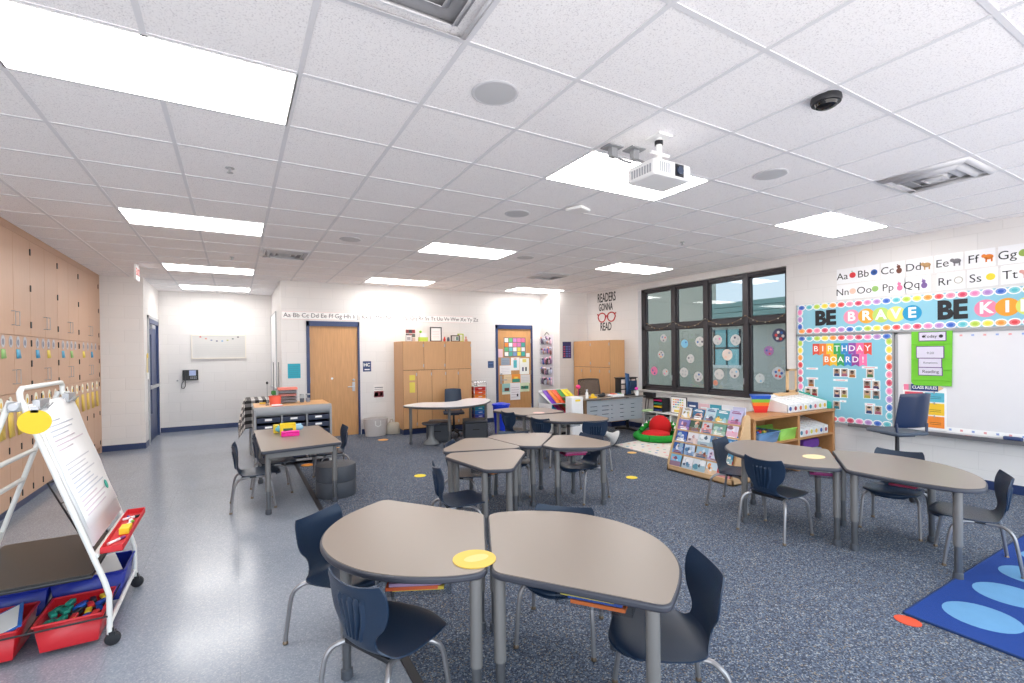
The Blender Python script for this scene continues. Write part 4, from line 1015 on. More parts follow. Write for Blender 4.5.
# rows: x, z, half width, forward wrap of the edges, lift of the edges
seatrows = catmull([[.262, .322, .11, -.05, 0], [.262, .345, .145, -.045, .0], [.235, .358, .178, -.03, .002], [.18, .360, .194, -.012, .005], [.10, .352, .2, 0, .009], [-.01, .344, .198, 0, .012], [-.08, .346, .174, .0, .010], [-.115, .359, .130, .01, .006], [-.133, .382, .106, .012, .0]], 4)
backrows = catmull([[-.131, .377, .107, .012, 0], [-.143, .41, .100, .014, 0], [-.150, .442, .114, .018, 0], [-.155, .485, .154, .026, 0], [-.162, .54, .176, .034, 0], [-.172, .595, .180, .038, .004], [-.182, .630, .174, .036, .012], [-.187, .649, .160, .032, .018]], 4)
def shell(rows, ribs):
    b = B(M_chair); NU = 40; th = .007
    vs = []
    for side in (0, 1):
        for i, (x, z, w, cf, lf) in enumerate(rows):
            a = rows[max(i - 1, 0)]; c = rows[min(i + 1, len(rows) - 1)]
            tx, tz = c[0] - a[0], c[1] - a[1]; L = math.hypot(tx, tz); nx, nz = -tz / L, tx / L   # points to the underside / rear
            if nz > 0 and not ribs: nx, nz = -nx, -nz
            if ribs and nx > 0: nx, nz = -nx, -nz
            for j in range(NU + 1):
                u = 2 * j / NU - 1
                d = th * side
                if ribs and side == 1:
                    v = (z - .385) / .26
                    if abs(u) < .425 and .10 < v < .80:
                        d += .011 * (1 if (int((u + .425) / .05)) % 4 < 2 else -.45)
                vs.append((x + cf * u * u + nx * d, w * u, z + lf * u * u + nz * d))
    R = len(rows); st = NU + 1; fs = []
    for side in (0, 1):
        o = side * R * st
        for i in range(R - 1):
            for j in range(NU): 
                q = (o + i * st + j, o + i * st + j + 1, o + (i + 1) * st + j + 1, o + (i + 1) * st + j)
                fs.append(q if side == 0 else q[::-1])
    o = R * st
    for i in range(R - 1):
        fs.append((i * st, (i + 1) * st, o + (i + 1) * st, o + i * st)); fs.append((i * st + NU, o + i * st + NU, o + (i + 1) * st + NU, (i + 1) * st + NU))
    for j in range(NU):
        fs.append((j, o + j, o + j + 1, j + 1)); k = (R - 1) * st; fs.append((k + j, k + j + 1, o + k + j + 1, o + k + j))
    b.add(vs, fs); return b
def make_chair(label, loc, rz, group):
    t = thing('student_chair', label, 'chair', loc, rz, group)
    shell(seatrows, False).build('seat', t, ang=50)
    shell(backrows, True).build('backrest', t, ang=40)
    for sx in (1, -1):
        for sy in (1, -1):
            fx, fy = (.2 if sx > 0 else -.2), .205 * sy
            pts = [(fx, fy, .018), (fx * .88, fy * .96, .19), (fx * .80, fy * .93, .27), (fx * .68, fy * .86, .308), (fx * .5, fy * .72, .325), (fx * .1, fy * .62, .328)]
            P = catmull([list(p) for p in pts], 4)
            l = B(M_cleg).tube(P, .0115, 10).build('leg', t)
            B(M_brass).lathe([(.014, 0), (.015, .007), (.011, .018)], (fx, fy, .002), 12).build('glide', l)
    B(M_blk).bx(-.1, .1, -.14, .14, .320, .342).build('seat_bracket', t, bevel=.004)
    return t
chairs = [
    (.545, 2.085, 26, 'navy chair nearest the camera at the left near desk, ribbed back towards the camera'),
    (.50, 2.85, -51, 'navy chair at the left near desk standing on the tiled floor edge'),
    (1.615, 1.45, 151, 'navy chair at the right end of the near desks'),
    (1.56, 2.19, 224, 'navy chair behind the right near desk, facing the camera'),
    (1.575, 3.70, -10, 'navy chair at the front left of the middle cluster'),
    (3.24, 4.12, 189, 'navy chair tucked under the right desk of the middle cluster'),
    (2.70, 4.69, 235, 'navy chair behind the back desk of the middle cluster'),
    (2.01, 4.49, -39, 'navy chair at the back left desk of the middle cluster'),
    (3.81, 5.63, 17, 'navy chair at the left of the curved far desk'),
    (4.125, 5.05, 74, 'navy chair with its back to the camera before the curved far desk'),
    (3.80, 6.50, 8, 'navy chair tucked under the far desk by the blue bin'),
    (.14, 5.72, 0, 'navy chair on the tiled floor at the near left of the rectangular table'),
    (.34, 6.21, 0, 'navy chair at the far left of the rectangular table'),
    (1.05, 6.40, 180, 'navy chair on the carpet at the right of the rectangular table'),
    (4.36, 3.07, -77, 'navy chair between the book display and the right-hand desks'),
    (3.99, 2.44, 0, 'navy chair in front of the right-hand desks, ribbed back towards the camera'),
    (4.965, 1.95, 190, 'navy chair behind the right-hand desks, facing the camera'),
    (4.675, 1.34, 115, 'navy chair beside the blue rug at the right-hand desks')]
CG = 'navy student chairs at the desks'
c0 = None
for x, y, a, lb in chairs:
    if c0 is None: c0 = make_chair(lb, (x, y, 0.002), math.radians(a), CG)
    else: copy_tree(c0, lb, (x, y, 0.002), math.radians(a), CG)
tag(B(cm((222, 226, 236))).lathe([(.02, 0), (.03, .01), (.012, .05), (.004, .06)], n=12, f=lambda x, y, z: (x, y * .3, z)).build('ear_cover', loc=(1.425, 3.86, .655)), 'small white cap on the corner of a chair back', 'cap') if False else None

# ================================================================ DISCS ON TABLES AND FLOOR
def flat_disc(name, lb, cat, x, y, z, r, c, n=28, sy=1.0, th=.003):
    return tag(B(cm(c)).prism(disc_pts(r, n, 1, sy), 0, th).build(name, loc=(x, y, z)), lb, cat)
dsk = tag(MB().mat(cm((226, 190, 86))).prism(disc_pts(.098, 32), 0, .004).mat(cm((232, 204, 130))).prism([(a + .01, b) for a, b in disc_pts(.05, 20, 1.2, .7)], .004, .0045).build('table_disc', loc=(.925, 1.965, .6405)),
          'yellow painted disc lying across the two near desks', 'disc')
flat_disc('table_disc', 'cream paper leaf on the right-hand desks', 'disc', 4.33, 2.29, .6405, .1, (240, 218, 168), sy=.8)
flat_disc('table_disc', 'pale pink paper disc on the far desks', 'disc', 4.05, 6.21, .6405, .09, (240, 206, 200))
for x, y, c, r, lb in [(4.25, 4.42, (240, 214, 60), .07, 'yellow floor spot between the middle cluster and the book display'), (5.3, 5.5, (236, 190, 110), .07, 'pale orange floor spot at the dotted rug'),
                    (2.04, 5.94, (236, 214, 60), .075, 'yellow floor spot left of the middle cluster'), (1.48, 8.45, (236, 170, 60), .08, 'orange floor spot before the left oak door'),
                    (2.33, 8.8, (222, 160, 80), .09, 'orange floor spot before the fabric basket'), (.88, 7.4, (240, 160, 60), .09, 'orange floor spot beyond the rectangular table')]:
    flat_disc('floor_spot', lb, 'floor spot', x, y, .003, r, c)
tag(B(cm((214, 76, 44))).prism([(x - 3.33, y - 1.25) for x, y in [(3.33 + .055 * math.cos(q * PI / 10), 1.25 + .065 * math.sin(q * PI / 10)) for q in range(20)]], 0, .003).build('floor_spot', loc=(3.33, 1.25, .003)), 'orange red floor spot at the corner of the blue rug', 'floor spot')

# ================================================================ RUGS
t = thing('blue_rug', 'royal blue rug with light blue ovals', 'rug', (3.40, 1.30, .002))
P = fillet([(0, 0), (2.6, .02), (2.6, -2.6), (0, -2.6)], .02)
B(mat('rug_pile', (6, 56, 134), 0.95, vary=0.12, scale=60, bump=0.7, bscale=300)).prism(P, 0, .010).build('pile', t)
e = B(mat('rug_edge', (14, 46, 96), 0.9)); 
e.tube([(x, y, .006) for x, y in P + [P[0]]], .007, 8).build('binding', t)
b = MB(); m = mat('rug_light', (100, 152, 194), 0.95, vary=0.08, bump=0.7, bscale=300); b.mat(m)
for r_i in range(5):
    for k in range(5):
        cx, cy = .325 + .475 * k, -.255 - .46 * r_i
        b.prism([(cx + a, cy + q) for a, q in disc_pts(.165, 28, 1.0, 1.05)], .010, .0112)
b.build('ovals', t)
t = thing('dotted_rug', 'white rug with small coloured dots before the window', 'rug', (5.4, 4.85, .002))
P = [(-.02, 0), (0.05, 1.2), (.10, 1.32), (1.2, 1.32), (1.35, .95), (1.35, 0)]
P = [(.02, -.03), (.08, 1.25), (1.72, 1.42), (1.72, -.03)]
B(mat('cream_pile', (226, 220, 214), 0.95, vary=0.06, bump=0.6, bscale=250)).prism(fillet(P, .03), 0, .01).build('pile', t)
b = MB(); dc = [(60, 160, 190), (230, 120, 110), (240, 190, 90), (120, 190, 160), (90, 110, 180), (236, 150, 170)]
k = 0
for i in range(10):
    for j in range(8):
        x, y = .15 + .165 * i + random.uniform(-.03, .03), .06 + .16 * j + random.uniform(-.03, .03)
        b.mat(cm(dc[(i * 3 + j * 5) % 6])).prism([(x + a, y + q) for a, q in disc_pts(.024, 10)], .01, .0108)
b.build('dots', t)

# ================================================================ EASEL
t = thing('easel', 'white double-sided chart easel on casters with bins below', 'easel', (-.97, 3.76, 0))
yN, yFz = -.39, .37
fo, tp = .35, .0      # foot distance and top from the middle
for s, nm in ((1, 'front'), (-1, 'rear')):
    for y in (yN, yFz):
        l = B(M_wmetal).tube([(s * .355, y, .05), (s * .355, y, .28), (s * .335, y, .36), (s * .02, y, 1.36)], .0135, 14).build('leg', t)
        w = B(M_blk).lathe([(.022, -.014), (.034, -.012), (.036, -.009), (.036, -.004), (.03, -.002), (.03, .002), (.036, .004), (.036, .009), (.034, .012), (.022, .014)], (0, 0, 0), 22, f=lambda a, b_, c_: (a, c_, b_))
        w.cb((0, 0, .03), (.03, .034, .02)).tube([(0, 0, .03), (0, 0, .06)], .008)
        w.build('caster', l, loc=(s * .355 + .012, y, .037))
    b = B(M_wmetal)
    if s < 0:
        for z in (1.0, .82): b.tube([(s * (.02 + .315 * (1.36 - z)), yN, z), (s * (.02 + .315 * (1.36 - z)), yFz, z)], .014, 12)
    b.tube([(s * .355, yN, .12), (s * .355, yFz, .12)], .012).tube([(s * .3, yN, .5), (s * .3, yFz, .5)], .016, 12)
    b.build('crossbar', t)
B(M_wmetal).tube([(.02, yN, 1.34), (.015, yN, 1.40), (.015, yN + .03, 1.42), (.0, yFz - .03, 1.42), (.0, yFz, 1.40), (0, yFz, 1.34)], .0135, 12).build('top_handle', t)
B(M_alu).cb((0, yN - .01, 1.33), (.05, .05, .05)).tube([(0, yN - .04, 1.33), (0, yN, 1.33)], .024, 14).build('hinge', t, bevel=.006)
def slope(x_off, y, z, s=1): return (s * (.02 + .315 * (1.36 - z)) + s * x_off, y, z)
B(M_white).add([slope(.012, yN + .02, 1.335), slope(.012, yFz - .02, 1.335), slope(.012, yFz - .02, .55), slope(.012, yN + .02, .55)], [(0, 1, 2, 3)]).build('board', t, solid=.008)
cl = B(M_alu)
for y in (yN + .14, yFz - .12):
    p = slope(.03, y, 1.33); cl.cb(p, (.03, .15, .05)); cl.tube([(p[0] + .01, y - .06, p[2] - .03), (p[0] + .035, y - .06, p[2]), (p[0] + .035, y + .06, p[2]), (p[0] + .01, y + .06, p[2] - .03)], .004, 8)
cl.build('clip', t, bevel=.003)
# chart paper clipped to it
cp = thing('chart_paper', 'white chart paper with faint handwriting clipped on the easel', 'paper', (-.97, 3.76, 0))
P = [(slope(.024 + .002 * math.sin(i * 2.2), yN + .035, 1.325 - i * .085), slope(.024 + .003 * math.sin(i * 1.7), yFz - .035, 1.325 - i * .085)) for i in range(9)]
vs = [q for pr_ in P for q in pr_]
B(M_paper).add(vs, [(2 * i, 2 * i + 1, 2 * i + 3, 2 * i + 2) for i in range(8)]).build('sheet', cp, solid=.003)
b = MB()
for i in range(20):
    z = 1.23 - .026 * i - (.03 if i > 7 else 0)
    if i in (7,): continue
    c = [(206, 208, 218), (222, 206, 216), (208, 206, 212)][(i // 4) % 3]
    y1 = yN + .12 + random.uniform(.2, .5)
    p0 = slope(.0275, yN + .1, z); p1 = slope(.0275, y1, z)
    b.mat(cm(c)).add([p0, p1, slope(.0275, y1, z - .006), slope(.0275, yN + .1, z - .006)], [(0, 1, 2, 3)])
b.build('handwriting', cp, solid=.0015)
B(cm((40, 160, 140))).prism([(yFz - .14 + a, .76 + q) for a, q in disc_pts(.028, 10)], 0, .002, lambda a, q, d: slope(.0275 + d, a, q)).build('green_sticker', cp)
ds = thing('name_disc', 'large yellow paper oval hanging at the easel top corner', 'disc', (-.89, 3.33, 1.25))
B(cm((222, 190, 30))).prism([(a, q) for a, q in disc_pts(.062, 30, 1.06, 1)], 0, .003, lambda a, q, d: (a, d, q)).build('oval', ds)
B(M_alu).cb((0, .006, .062), (.03, .012, .03)).build('clip', ds)
# red marker tray
tr = B(cm((206, 36, 44)))
X0, X1, Y0, Y1, Z0 = .315, .415, yN + .02, yFz + .02, .50
tr.bx(X0, X1, Y0, Y1, Z0, Z0 + .006).bx(X0, X0 + .005, Y0, Y1, Z0, Z0 + .035).bx(X1 - .005, X1, Y0, Y1, Z0, Z0 + .035).bx(X0, X1, Y0, Y0 + .005, Z0, Z0 + .035).bx(X0, X1, Y1 - .005, Y1, Z0, Z0 + .035)
tr.build('marker_tray', t, bevel=.002)
def marker(lb, c, x, y, z, a, L=.11, r=.008, cap=None):
    q = thing('marker', lb, 'marker', (x, y, z), a)
    B(cm((238, 238, 238))).tube([(-L / 2, 0, r), (L * .2, 0, r)], r, 10).build('barrel', q)
    B(cm(c)).tube([(L * .2, 0, r), (L / 2, 0, r)], r * 1.08, 10).build('cap', q)
for lb, c, y, a in [('green marker in the red easel tray', (130, 200, 60), 3.86, 1.3), ('red marker in the red easel tray', (206, 50, 60), 3.93, 1.7), ('black marker in the red easel tray', (40, 40, 44), 4.0, .5), ('purple marker in the red easel tray', (130, 60, 130), 3.55, 1.0), ('blue marker in the red easel tray', (60, 90, 180), 3.98, 1.9)]:
    marker(lb, c, -.60 + random.uniform(-.015, .015), y, .507, a)
tag(B(cm((240, 214, 50))).cb((0, 0, .018), (.05, .1, .036)).mat(cm((60, 60, 60))).cb((0, 0, .002), (.048, .098, .004)).build('chalk_eraser', loc=(-.595, 3.72, .507), bevel=.004), 'yellow eraser block in the red easel tray', 'eraser')
# black shelf in the easel
B(mat('black_shelf', (40, 38, 38), 0.35)).bx(-.285, .285, yN - .02, yFz + .02, .405, .417).build('shelf', t)
B(M_blk).tube([(-.285, yN - .02, .40), (.285, yN - .02, .40), (.285, yFz + .02, .40), (-.285, yFz + .02, .40), (-.285, yN - .02, .40)], .01, 8).build('shelf_rim', t)
wr = B(M_blk)
P0, P1 = (-.02, .14, .82), (.15, .14, .42)
wr.tube([P0, P1], .005, 6).tube([(.05, .33, .82), (.22, .33, .42)], .005, 6).tube([P0, (.05, .33, .82)], .005, 6)
for s in (.33, .66):
    a = [P0[i] + (P1[i] - P0[i]) * s for i in range(3)]; wr.tube([a, (a[0] + .07, .33, a[2])], .004, 6)
wr.build('wire_rack', t)
# bins below
wr = B(M_blk)
for y in (yN - .01,): wr.tube([(-.36, y, .165), (.35, y, .165)], .005, 6)
for x in (-.33, .02, .33): wr.tube([(x, yN - .01, .165), (x, yFz, .165)], .004, 6)
wr.build('bin_rack', t)
def tub(name, lb, x, y, w, d, h, c, z, taper=.87, cat='bin', rz=0):
    q = thing(name, lb, cat, (x, y, z), rz)
    def ring(k, zz): return [(-w / 2 * k, -d / 2 * k, zz), (w / 2 * k, -d / 2 * k, zz), (w / 2 * k, d / 2 * k, zz), (-w / 2 * k, d / 2 * k, zz)]
    vs = ring(taper, 0) + ring(1, h); b = B(cm(c, .35)).add(vs, [(0, 1, 2, 3)] + [(i, (i + 1) % 4, 4 + (i + 1) % 4, 4 + i) for i in range(4)])
    b.build('tub', q, solid=.004)
    r = B(cm(c, .35)); k = 1.03
    for a, b_ in (((-w / 2 * k, -d / 2 * k), (w / 2 * k, -d / 2 * k)), ((w / 2 * k, -d / 2 * k), (w / 2 * k, d / 2 * k)), ((w / 2 * k, d / 2 * k), (-w / 2 * k, d / 2 * k)), ((-w / 2 * k, d / 2 * k), (-w / 2 * k, -d / 2 * k))):
        r.tube([(a[0], a[1], h), (b_[0], b_[1], h)], .007, 6)
    r.build('rim', q)
    return q
tub('storage_bin', 'red bin of coloured marker caps under the easel, nearest the right caster', -.79, 3.555, .27, .33, .15, (200, 34, 44), .03)
tub('storage_bin', 'red bin with a blue folder under the easel, at the left', -1.13, 3.555, .27, .33, .15, (200, 34, 44), .03)
tub('storage_bin', 'blue bin with white papers under the easel', -.79, 3.96, .34, .34, .18, (26, 44, 150), .07)
tub('storage_bin', 'blue bin with brown folders under the easel', -1.13, 3.96, .31, .34, .16, (26, 44, 150), .07)
mk = [(30, 140, 120), (30, 80, 180), (236, 200, 40), (210, 50, 50), (40, 40, 46), (30, 150, 130), (36, 100, 200), (226, 206, 50)]
mkn = ['teal', 'blue', 'yellow', 'red', 'black', 'green', 'bright blue', 'pale yellow']
k = 0
for i in range(5):
    for j in range(5):
        c = mk[(0 if i < 2 else [1, 4, 2, 6, 3][(j * 2 + i) % 5])]
        n = mkn[mk.index(c)]
        q = thing('whiteboard_eraser', 'small %s block among the blocks heaped in the red bin' % n, 'block', (-.89 + .05 * i, 3.44 + .055 * j, .125 + random.uniform(0, .035)), random.uniform(-.6, .6), 'coloured blocks in the red bin under the easel')
        B(cm(c, .4)).cb((0, 0, .01), (.03, .062, .02)).build('grip', q, bevel=.006)
        B(M_char).cb((0, 0, -.004), (.028, .058, .008)).build('felt', q)
        k += 1
for k, dx in enumerate((-.07, -.035, 0.0, .04, .075)):
    tag(B(cm([(120, 96, 76), (96, 78, 64), (140, 116, 92), (84, 70, 60), (128, 104, 84)][k])).bx(-.012, .012, -.13, .13, 0, .15 + .01 * (k % 3)).build('folder', loc=(-1.13 + dx, 3.96, .085)), 'brown folder standing in the blue bin, number %s from the left' % ['one', 'two', 'three', 'four', 'five'][k], 'folder', 'brown folders in the blue bin')
for k in range(3):
    o = B(M_paper).bx(-.1, .1, -.13, .13, 0, .004).build('paper', loc=(-.79 + .01 * k, 3.95, .2 + .022 * k)); o.rotation_euler = (.12, -.18 + .05 * k, .15 * k)
    tag(o, ['lowest', 'middle', 'topmost'][k] + ' white sheet in the blue bin under the easel', 'paper')
o = B(cm((40, 110, 200))).bx(-.1, .1, -.13, .13, 0, .008).mat(M_paper).bx(-.085, .085, -.115, .115, .008, .010).build('folder', loc=(-1.10, 3.53, .165)); o.rotation_euler = (.1, -.35, .2)
tag(o, 'blue folder with white sheet leaning in the left red bin', 'folder')

# ================================================================ STOOLS AND SEATS
def drum(lb, x, y, r, h, n=40):
    q = thing('drum_stool', lb, 'stool', (x, y, 0.002))
    B(M_char).lathe([(r * .97, 0), (r, .01), (r, h * .47), (r * .985, h * .49)], n=n).build('lower_ring', q)
    B(M_char).lathe([(r * .985, h * .50), (r, h * .52), (r, h * .97), (r * .97, h), (r * .5, h + .006)], n=n).build('upper_ring', q)
drum('round charcoal drum stool beside the rectangular table', .965, 5.68, .215, .345)
def cube(lb, x, y, s, h, rz):
    q = thing('ottoman', lb, 'stool', (x, y, .002), rz)
    B(M_char).prism(fillet([(-s / 2, -s / 2), (s / 2, -s / 2), (s / 2, s / 2), (-s / 2, s / 2)], .05), 0, h - .05).build('body', q, bevel=.01)
    B(M_char).prism(fillet([(-s / 2, -s / 2), (s / 2, -s / 2), (s / 2, s / 2), (-s / 2, s / 2)], .05), h - .045, h).build('lid', q, bevel=.02, seg=3)
    B(M_blk).bx(-.06, .06, -s / 2 - .004, -s / 2, h * .5, h * .5 + .02).build('handle', q)
cube('charcoal cube seat under the kidney table, left one', 3.22, 8.28, .42, .34, -.5)
cube('charcoal cube seat under the kidney table, right one', 3.86, 8.10, .44, .34, -.35)
def wobble(lb, x, y, h, body, seat, tilt=0):
    q = thing('wobble_stool', lb, 'stool', (x, y, .002 + .14 * math.sin(tilt)), 0)
    if tilt: q.rotation_euler = (0, tilt, math.radians(150))
    B(M_char).lathe([(.10, 0), (.14, .006), (.14, .018), (.13, .022)], n=28).build('base_pad', q)
    B(cm(body)).lathe([(.135, .022), (.12, .045), (.06, .10), (.042, .17), (.045, h - .06), (.06, h - .03)], n=28).build('column', q)
    B(cm(seat)).lathe([(.06, h - .035), (.15, h - .03), (.165, h - .012), (.16, h), (.05, h - .004)], n=28).build('seat', q)
wobble('small grey wobble stool before the kidney table', 2.92, 7.88, .38, (112, 115, 118), (62, 66, 76))
wobble('small white wobble stool tipped over beside the dotted rug', 5.46, 6.02, .34, (206, 206, 206), (150, 152, 156), 1.1)

def office_chair(lb, x, y, rz, seat_h, back_top, mesh=False, c=M_chair, foot_ring=0, bw=.21, name='office_chair', seatc=None):
    q = thing(name, lb, 'chair', (x, y, .002), rz)
    for k in range(5):
        a = 2 * PI * k / 5 + .3
        l = B(M_blk).tube([(0, 0, .09), (math.cos(a) * .26, math.sin(a) * .26, .065)], [.022, .014], 10).build('base_arm', q)
        B(M_blk).lathe([(.02, -.018), (.027, -.014), (.027, .014), (.02, .018)], (0, 0, 0), 14, f=lambda p, s_, z_: (p, z_, s_)).build('caster', l, loc=(math.cos(a) * .27, math.sin(a) * .27, .028))
    B(M_blk).tube([(0, 0, .07), (0, 0, seat_h - .05)], [.024, .018], 14).build('column', q)
    if foot_ring: B(M_blk).tube([(.2 * math.cos(k * PI / 10), .2 * math.sin(k * PI / 10), foot_ring) for k in range(21)], .01, 8).tube([(-.2, 0, foot_ring), (.2, 0, foot_ring)], .008, 6).build('foot_ring', q)
    B(seatc or c).prism(fillet([(-.2, -.2), (.22, -.2), (.22, .2), (-.2, .2)], .08), seat_h - .035, seat_h).bx(-.12, .12, -.1, .1, seat_h - .06, seat_h - .03).build('seat', q, bevel=.012, seg=3)
    b = B(c); zb = seat_h + (.05 if foot_ring else .1)
    NU, NV = 12, 8; vs = []
    hgt = back_top - zb
    for j in range(NV + 1):
        v = j / NV; hw = bw * (1 - .08 * v) * (1 if not mesh else (1 + .0 * v))
        for i in range(NU + 1):
            u = 2 * i / NU - 1
            vs.append((-.2 - .06 * v + .05 * u * u, hw * u, zb + hgt * v - .01 * u * u * (v > .9)))
    fs = [(j * (NU + 1) + i, j * (NU + 1) + i + 1, (j + 1) * (NU + 1) + i + 1, (j + 1) * (NU + 1) + i) for j in range(NV) for i in range(NU)]
    if mesh:
        mm = MC.get('mesh_net') or mat('mesh_net', (96, 88, 84), 0.7, alpha=0.62)
        B(mm).add(vs, fs).build('back_mesh', q, solid=.003)
        rim = [vs[i] for i in range(NU + 1)] + [vs[(j + 1) * (NU + 1) - 1] for j in range(1, NV + 1)] + [vs[NV * (NU + 1) + i] for i in range(NU - 1, -1, -1)] + [vs[j * (NU + 1)] for j in range(NV - 1, -1, -1)]
        B(M_blk).tube(rim, .013, 8).build('back_frame', q)
    else:
        b.add(vs, fs).build('backrest', q, solid=.012, bevel=.003)
    B(c).tube([(-.1, bw - .06, seat_h - .03), (-.17, bw - .02, seat_h - .01), (-.165, bw - .01, zb + .04)], .014, 8).tube([(-.1, -bw + .06, seat_h - .03), (-.17, -bw + .02, seat_h - .01), (-.165, -bw + .01, zb + .04)], .014, 8).build('back_support', q)
office_chair('navy swivel chair between the kidney table and the back cabinet', 3.64, 8.58, math.radians(-110), .45, .88, bw=.17)
office_chair('black mesh-back office chair behind the teacher desk', 6.15, 7.4, math.radians(-95), .47, 1.02, mesh=True, c=M_blk, bw=.26)
office_chair('tall navy drafting stool chair in front of the birthday board', 6.12, 2.38, math.radians(66), .70, 1.11, foot_ring=.3, bw=.185, name='drafting_chair', c=mat('navy_gloss', (22, 40, 72), 0.3), seatc=mat('slate_seat', (70, 80, 94), 0.6))

# ================================================================ DRAWER UNIT, CLOTH TABLE AND THINGS ON THEM
t = thing('storage_unit', 'grey tray storage unit with wooden top behind the rectangular table', 'storage unit', (.21, 7.5, 0))
B(M_grey).bx(0, .03, 0, .75, .05, .82).bx(.99, 1.02, 0, .75, .05, .82).bx(.34, .365, .03, .74, .05, .78).bx(.67, .695, .03, .74, .05, .78).bx(0, 1.02, .72, .75, .05, .82).bx(0, 1.02, 0.02, .75, .05, .08).build('body', t, bevel=.003)
B(M_grey).lathe([(.07, 0), (.07, 1.02)], (0, .07, .78), 24, f=lambda x, y, z: (z, x, y)).build('rolled_front', t)
B(mat('unit_top_wood', (222, 172, 118), 0.35, vary=0.1, scale=6, stretch=(6, .6, 6))).bx(.01, 1.01, .07, .78, .835, .852).build('top', t, bevel=.003)
for c_i in range(3):
    for r_i in range(6):
        x0 = .035 + .328 * c_i; z0 = .63 - .105 * r_i
        d = B(mat('navy_tray', (34, 42, 66), 0.35)).bx(x0, x0 + .295, .01, .6, z0, z0 + .07).build('tray_drawer', t, bevel=.006)
        B(M_paper).bx(x0 + .1, x0 + .19, .006, .01, z0 + .03, z0 + .058).build('label_holder', d)
bm_ = B(M_wmetal)
for x in (.02, 1.0):
    for y in (.04, .7): bm_.tube([(x, y, 0), (x, y, .06)], .018, 10)
bm_.build('foot', t)
M_chk = bpy.data.materials.new('buffalo_check'); M_chk.use_nodes = True
nt = M_chk.node_tree; bs = nt.nodes['Principled BSDF']; bs.inputs['Roughness'].default_value = .9
tc = nt.nodes.new('ShaderNodeTexCoord'); spx = nt.nodes.new('ShaderNodeSeparateXYZ'); nt.links.new(tc.outputs['UV'], spx.inputs[0])
sg = []
for i in (0, 1):
    a = nt.nodes.new('ShaderNodeMath'); a.operation = 'FRACT'; nt.links.new(spx.outputs[i], a.inputs[0])
    g_ = nt.nodes.new('ShaderNodeMath'); g_.operation = 'GREATER_THAN'; g_.inputs[1].default_value = .5; nt.links.new(a.outputs[0], g_.inputs[0]); sg.append(g_)
ad = nt.nodes.new('ShaderNodeMath'); ad.operation = 'ADD'; nt.links.new(sg[0].outputs[0], ad.inputs[0]); nt.links.new(sg[1].outputs[0], ad.inputs[1])
hf_ = nt.nodes.new('ShaderNodeMath'); hf_.operation = 'MULTIPLY'; hf_.inputs[1].default_value = .5; nt.links.new(ad.outputs[0], hf_.inputs[0])
rp = nt.nodes.new('ShaderNodeValToRGB'); rp.color_ramp.interpolation = 'CONSTANT'
rp.color_ramp.elements[0].color = lin((236, 234, 232)); rp.color_ramp.elements[1].color = lin((28, 28, 30)); rp.color_ramp.elements[1].position = .8
e_ = rp.color_ramp.elements.new(.3); e_.color = lin((120, 118, 120))
nt.links.new(hf_.outputs[0], rp.inputs[0]); nt.links.new(rp.outputs[0], bs.inputs['Base Color'])
t = thing('side_table', 'small metal side table hidden under a checked cloth', 'table', (.42, 8.95, 0))
B(M_grey).bx(-.24, .24, -.3, .3, .84, .865).build('table_top', t)
for x in (-.22, .22):
    for y in (-.28, .28): B(M_grey).tube([(x, y, 0), (x, y, .84)], .014, 8).build('leg', t)
# draped cloth: grid over the table with hanging folds
N = 44; vs = []; uv = []
for i in range(N + 1):
    for j in range(N + 1):
        a = (i / N - .5) * 1.42; b_ = (j / N - .5) * 1.5
        ox = max(0, abs(a) - .255); oy = max(0, abs(b_) - .315)
        x = math.copysign(min(abs(a), .255), a); y = math.copysign(min(abs(b_), .315), b_)
        drop = max(ox, oy) + .3 * min(ox, oy)
        wv = .018 * math.sin((a if oy > ox else b_) * 26) * min(1, drop * 8)
        if ox > 0 and ox >= oy: x += math.copysign(.018 + wv + drop * .12, a)
        if oy > 0 and oy >= ox: y += math.copysign(.018 + wv + drop * .12, b_)
        if ox > 0 and oy > 0: x = math.copysign(.255 + .018 + .03 + ox * .2, a); y = math.copysign(.315 + .02 + .03 + oy * .2, b_)
        vs.append((x, y, .872 - drop)); uv.append((a / .105, b_ / .105))
fs = [(i * (N + 1) + j, i * (N + 1) + j + 1, (i + 1) * (N + 1) + j + 1, (i + 1) * (N + 1) + j) for i in range(N) for j in range(N)]
me = bpy.data.meshes.new('checked_cloth'); me.from_pydata(vs, [], fs); me.materials.append(M_chk)
ul = me.uv_layers.new(name='UVMap')
for lp in me.loops: ul.data[lp.index].uv = uv[lp.vertex_index]
me.polygons.foreach_set('use_smooth', [True] * len(me.polygons))
o = bpy.data.objects.new('checked_cloth', me); COL.objects.link(o); o.location = (.42, 8.95, .003)
md = o.modifiers.new('s', 'SOLIDIFY'); md.thickness = .004; md.offset = 1
tag(o, 'black and white checked cloth draped over a small table', 'tablecloth')
ut = .852
def basket(lb, name, x, y, z, r0, r1, h, c, handle=True, cat='basket', sq=False):
    q = thing(name, lb, cat, (x, y, z))
    B(cm(c)).lathe([(r0, 0), (r1, h), (r1 * .95, h), (r0 * .93, .01), (.01, .008)], n=4 if sq else 26).build('body', q)
    if handle: B(cm(c)).tube([(-r1 * .8, 0, h - .01), (-r1 * .4, 0, h + .06), (r1 * .4, 0, h + .06), (r1 * .8, 0, h - .01)], .008, 8).build('handle', q)
    return q
basket('coral red basket on the storage unit', 'basket', .50, 7.85, ut, .07, .085, .13, (240, 104, 84), False)
q = thing('potted_plant', 'small green plant in the coral basket', 'plant', (.48, 7.85, ut + .012))
B(cm((90, 60, 44))).lathe([(.03, 0), (.035, .11)], n=14).build('pot', q)
b = B(cm((60, 130, 60)))
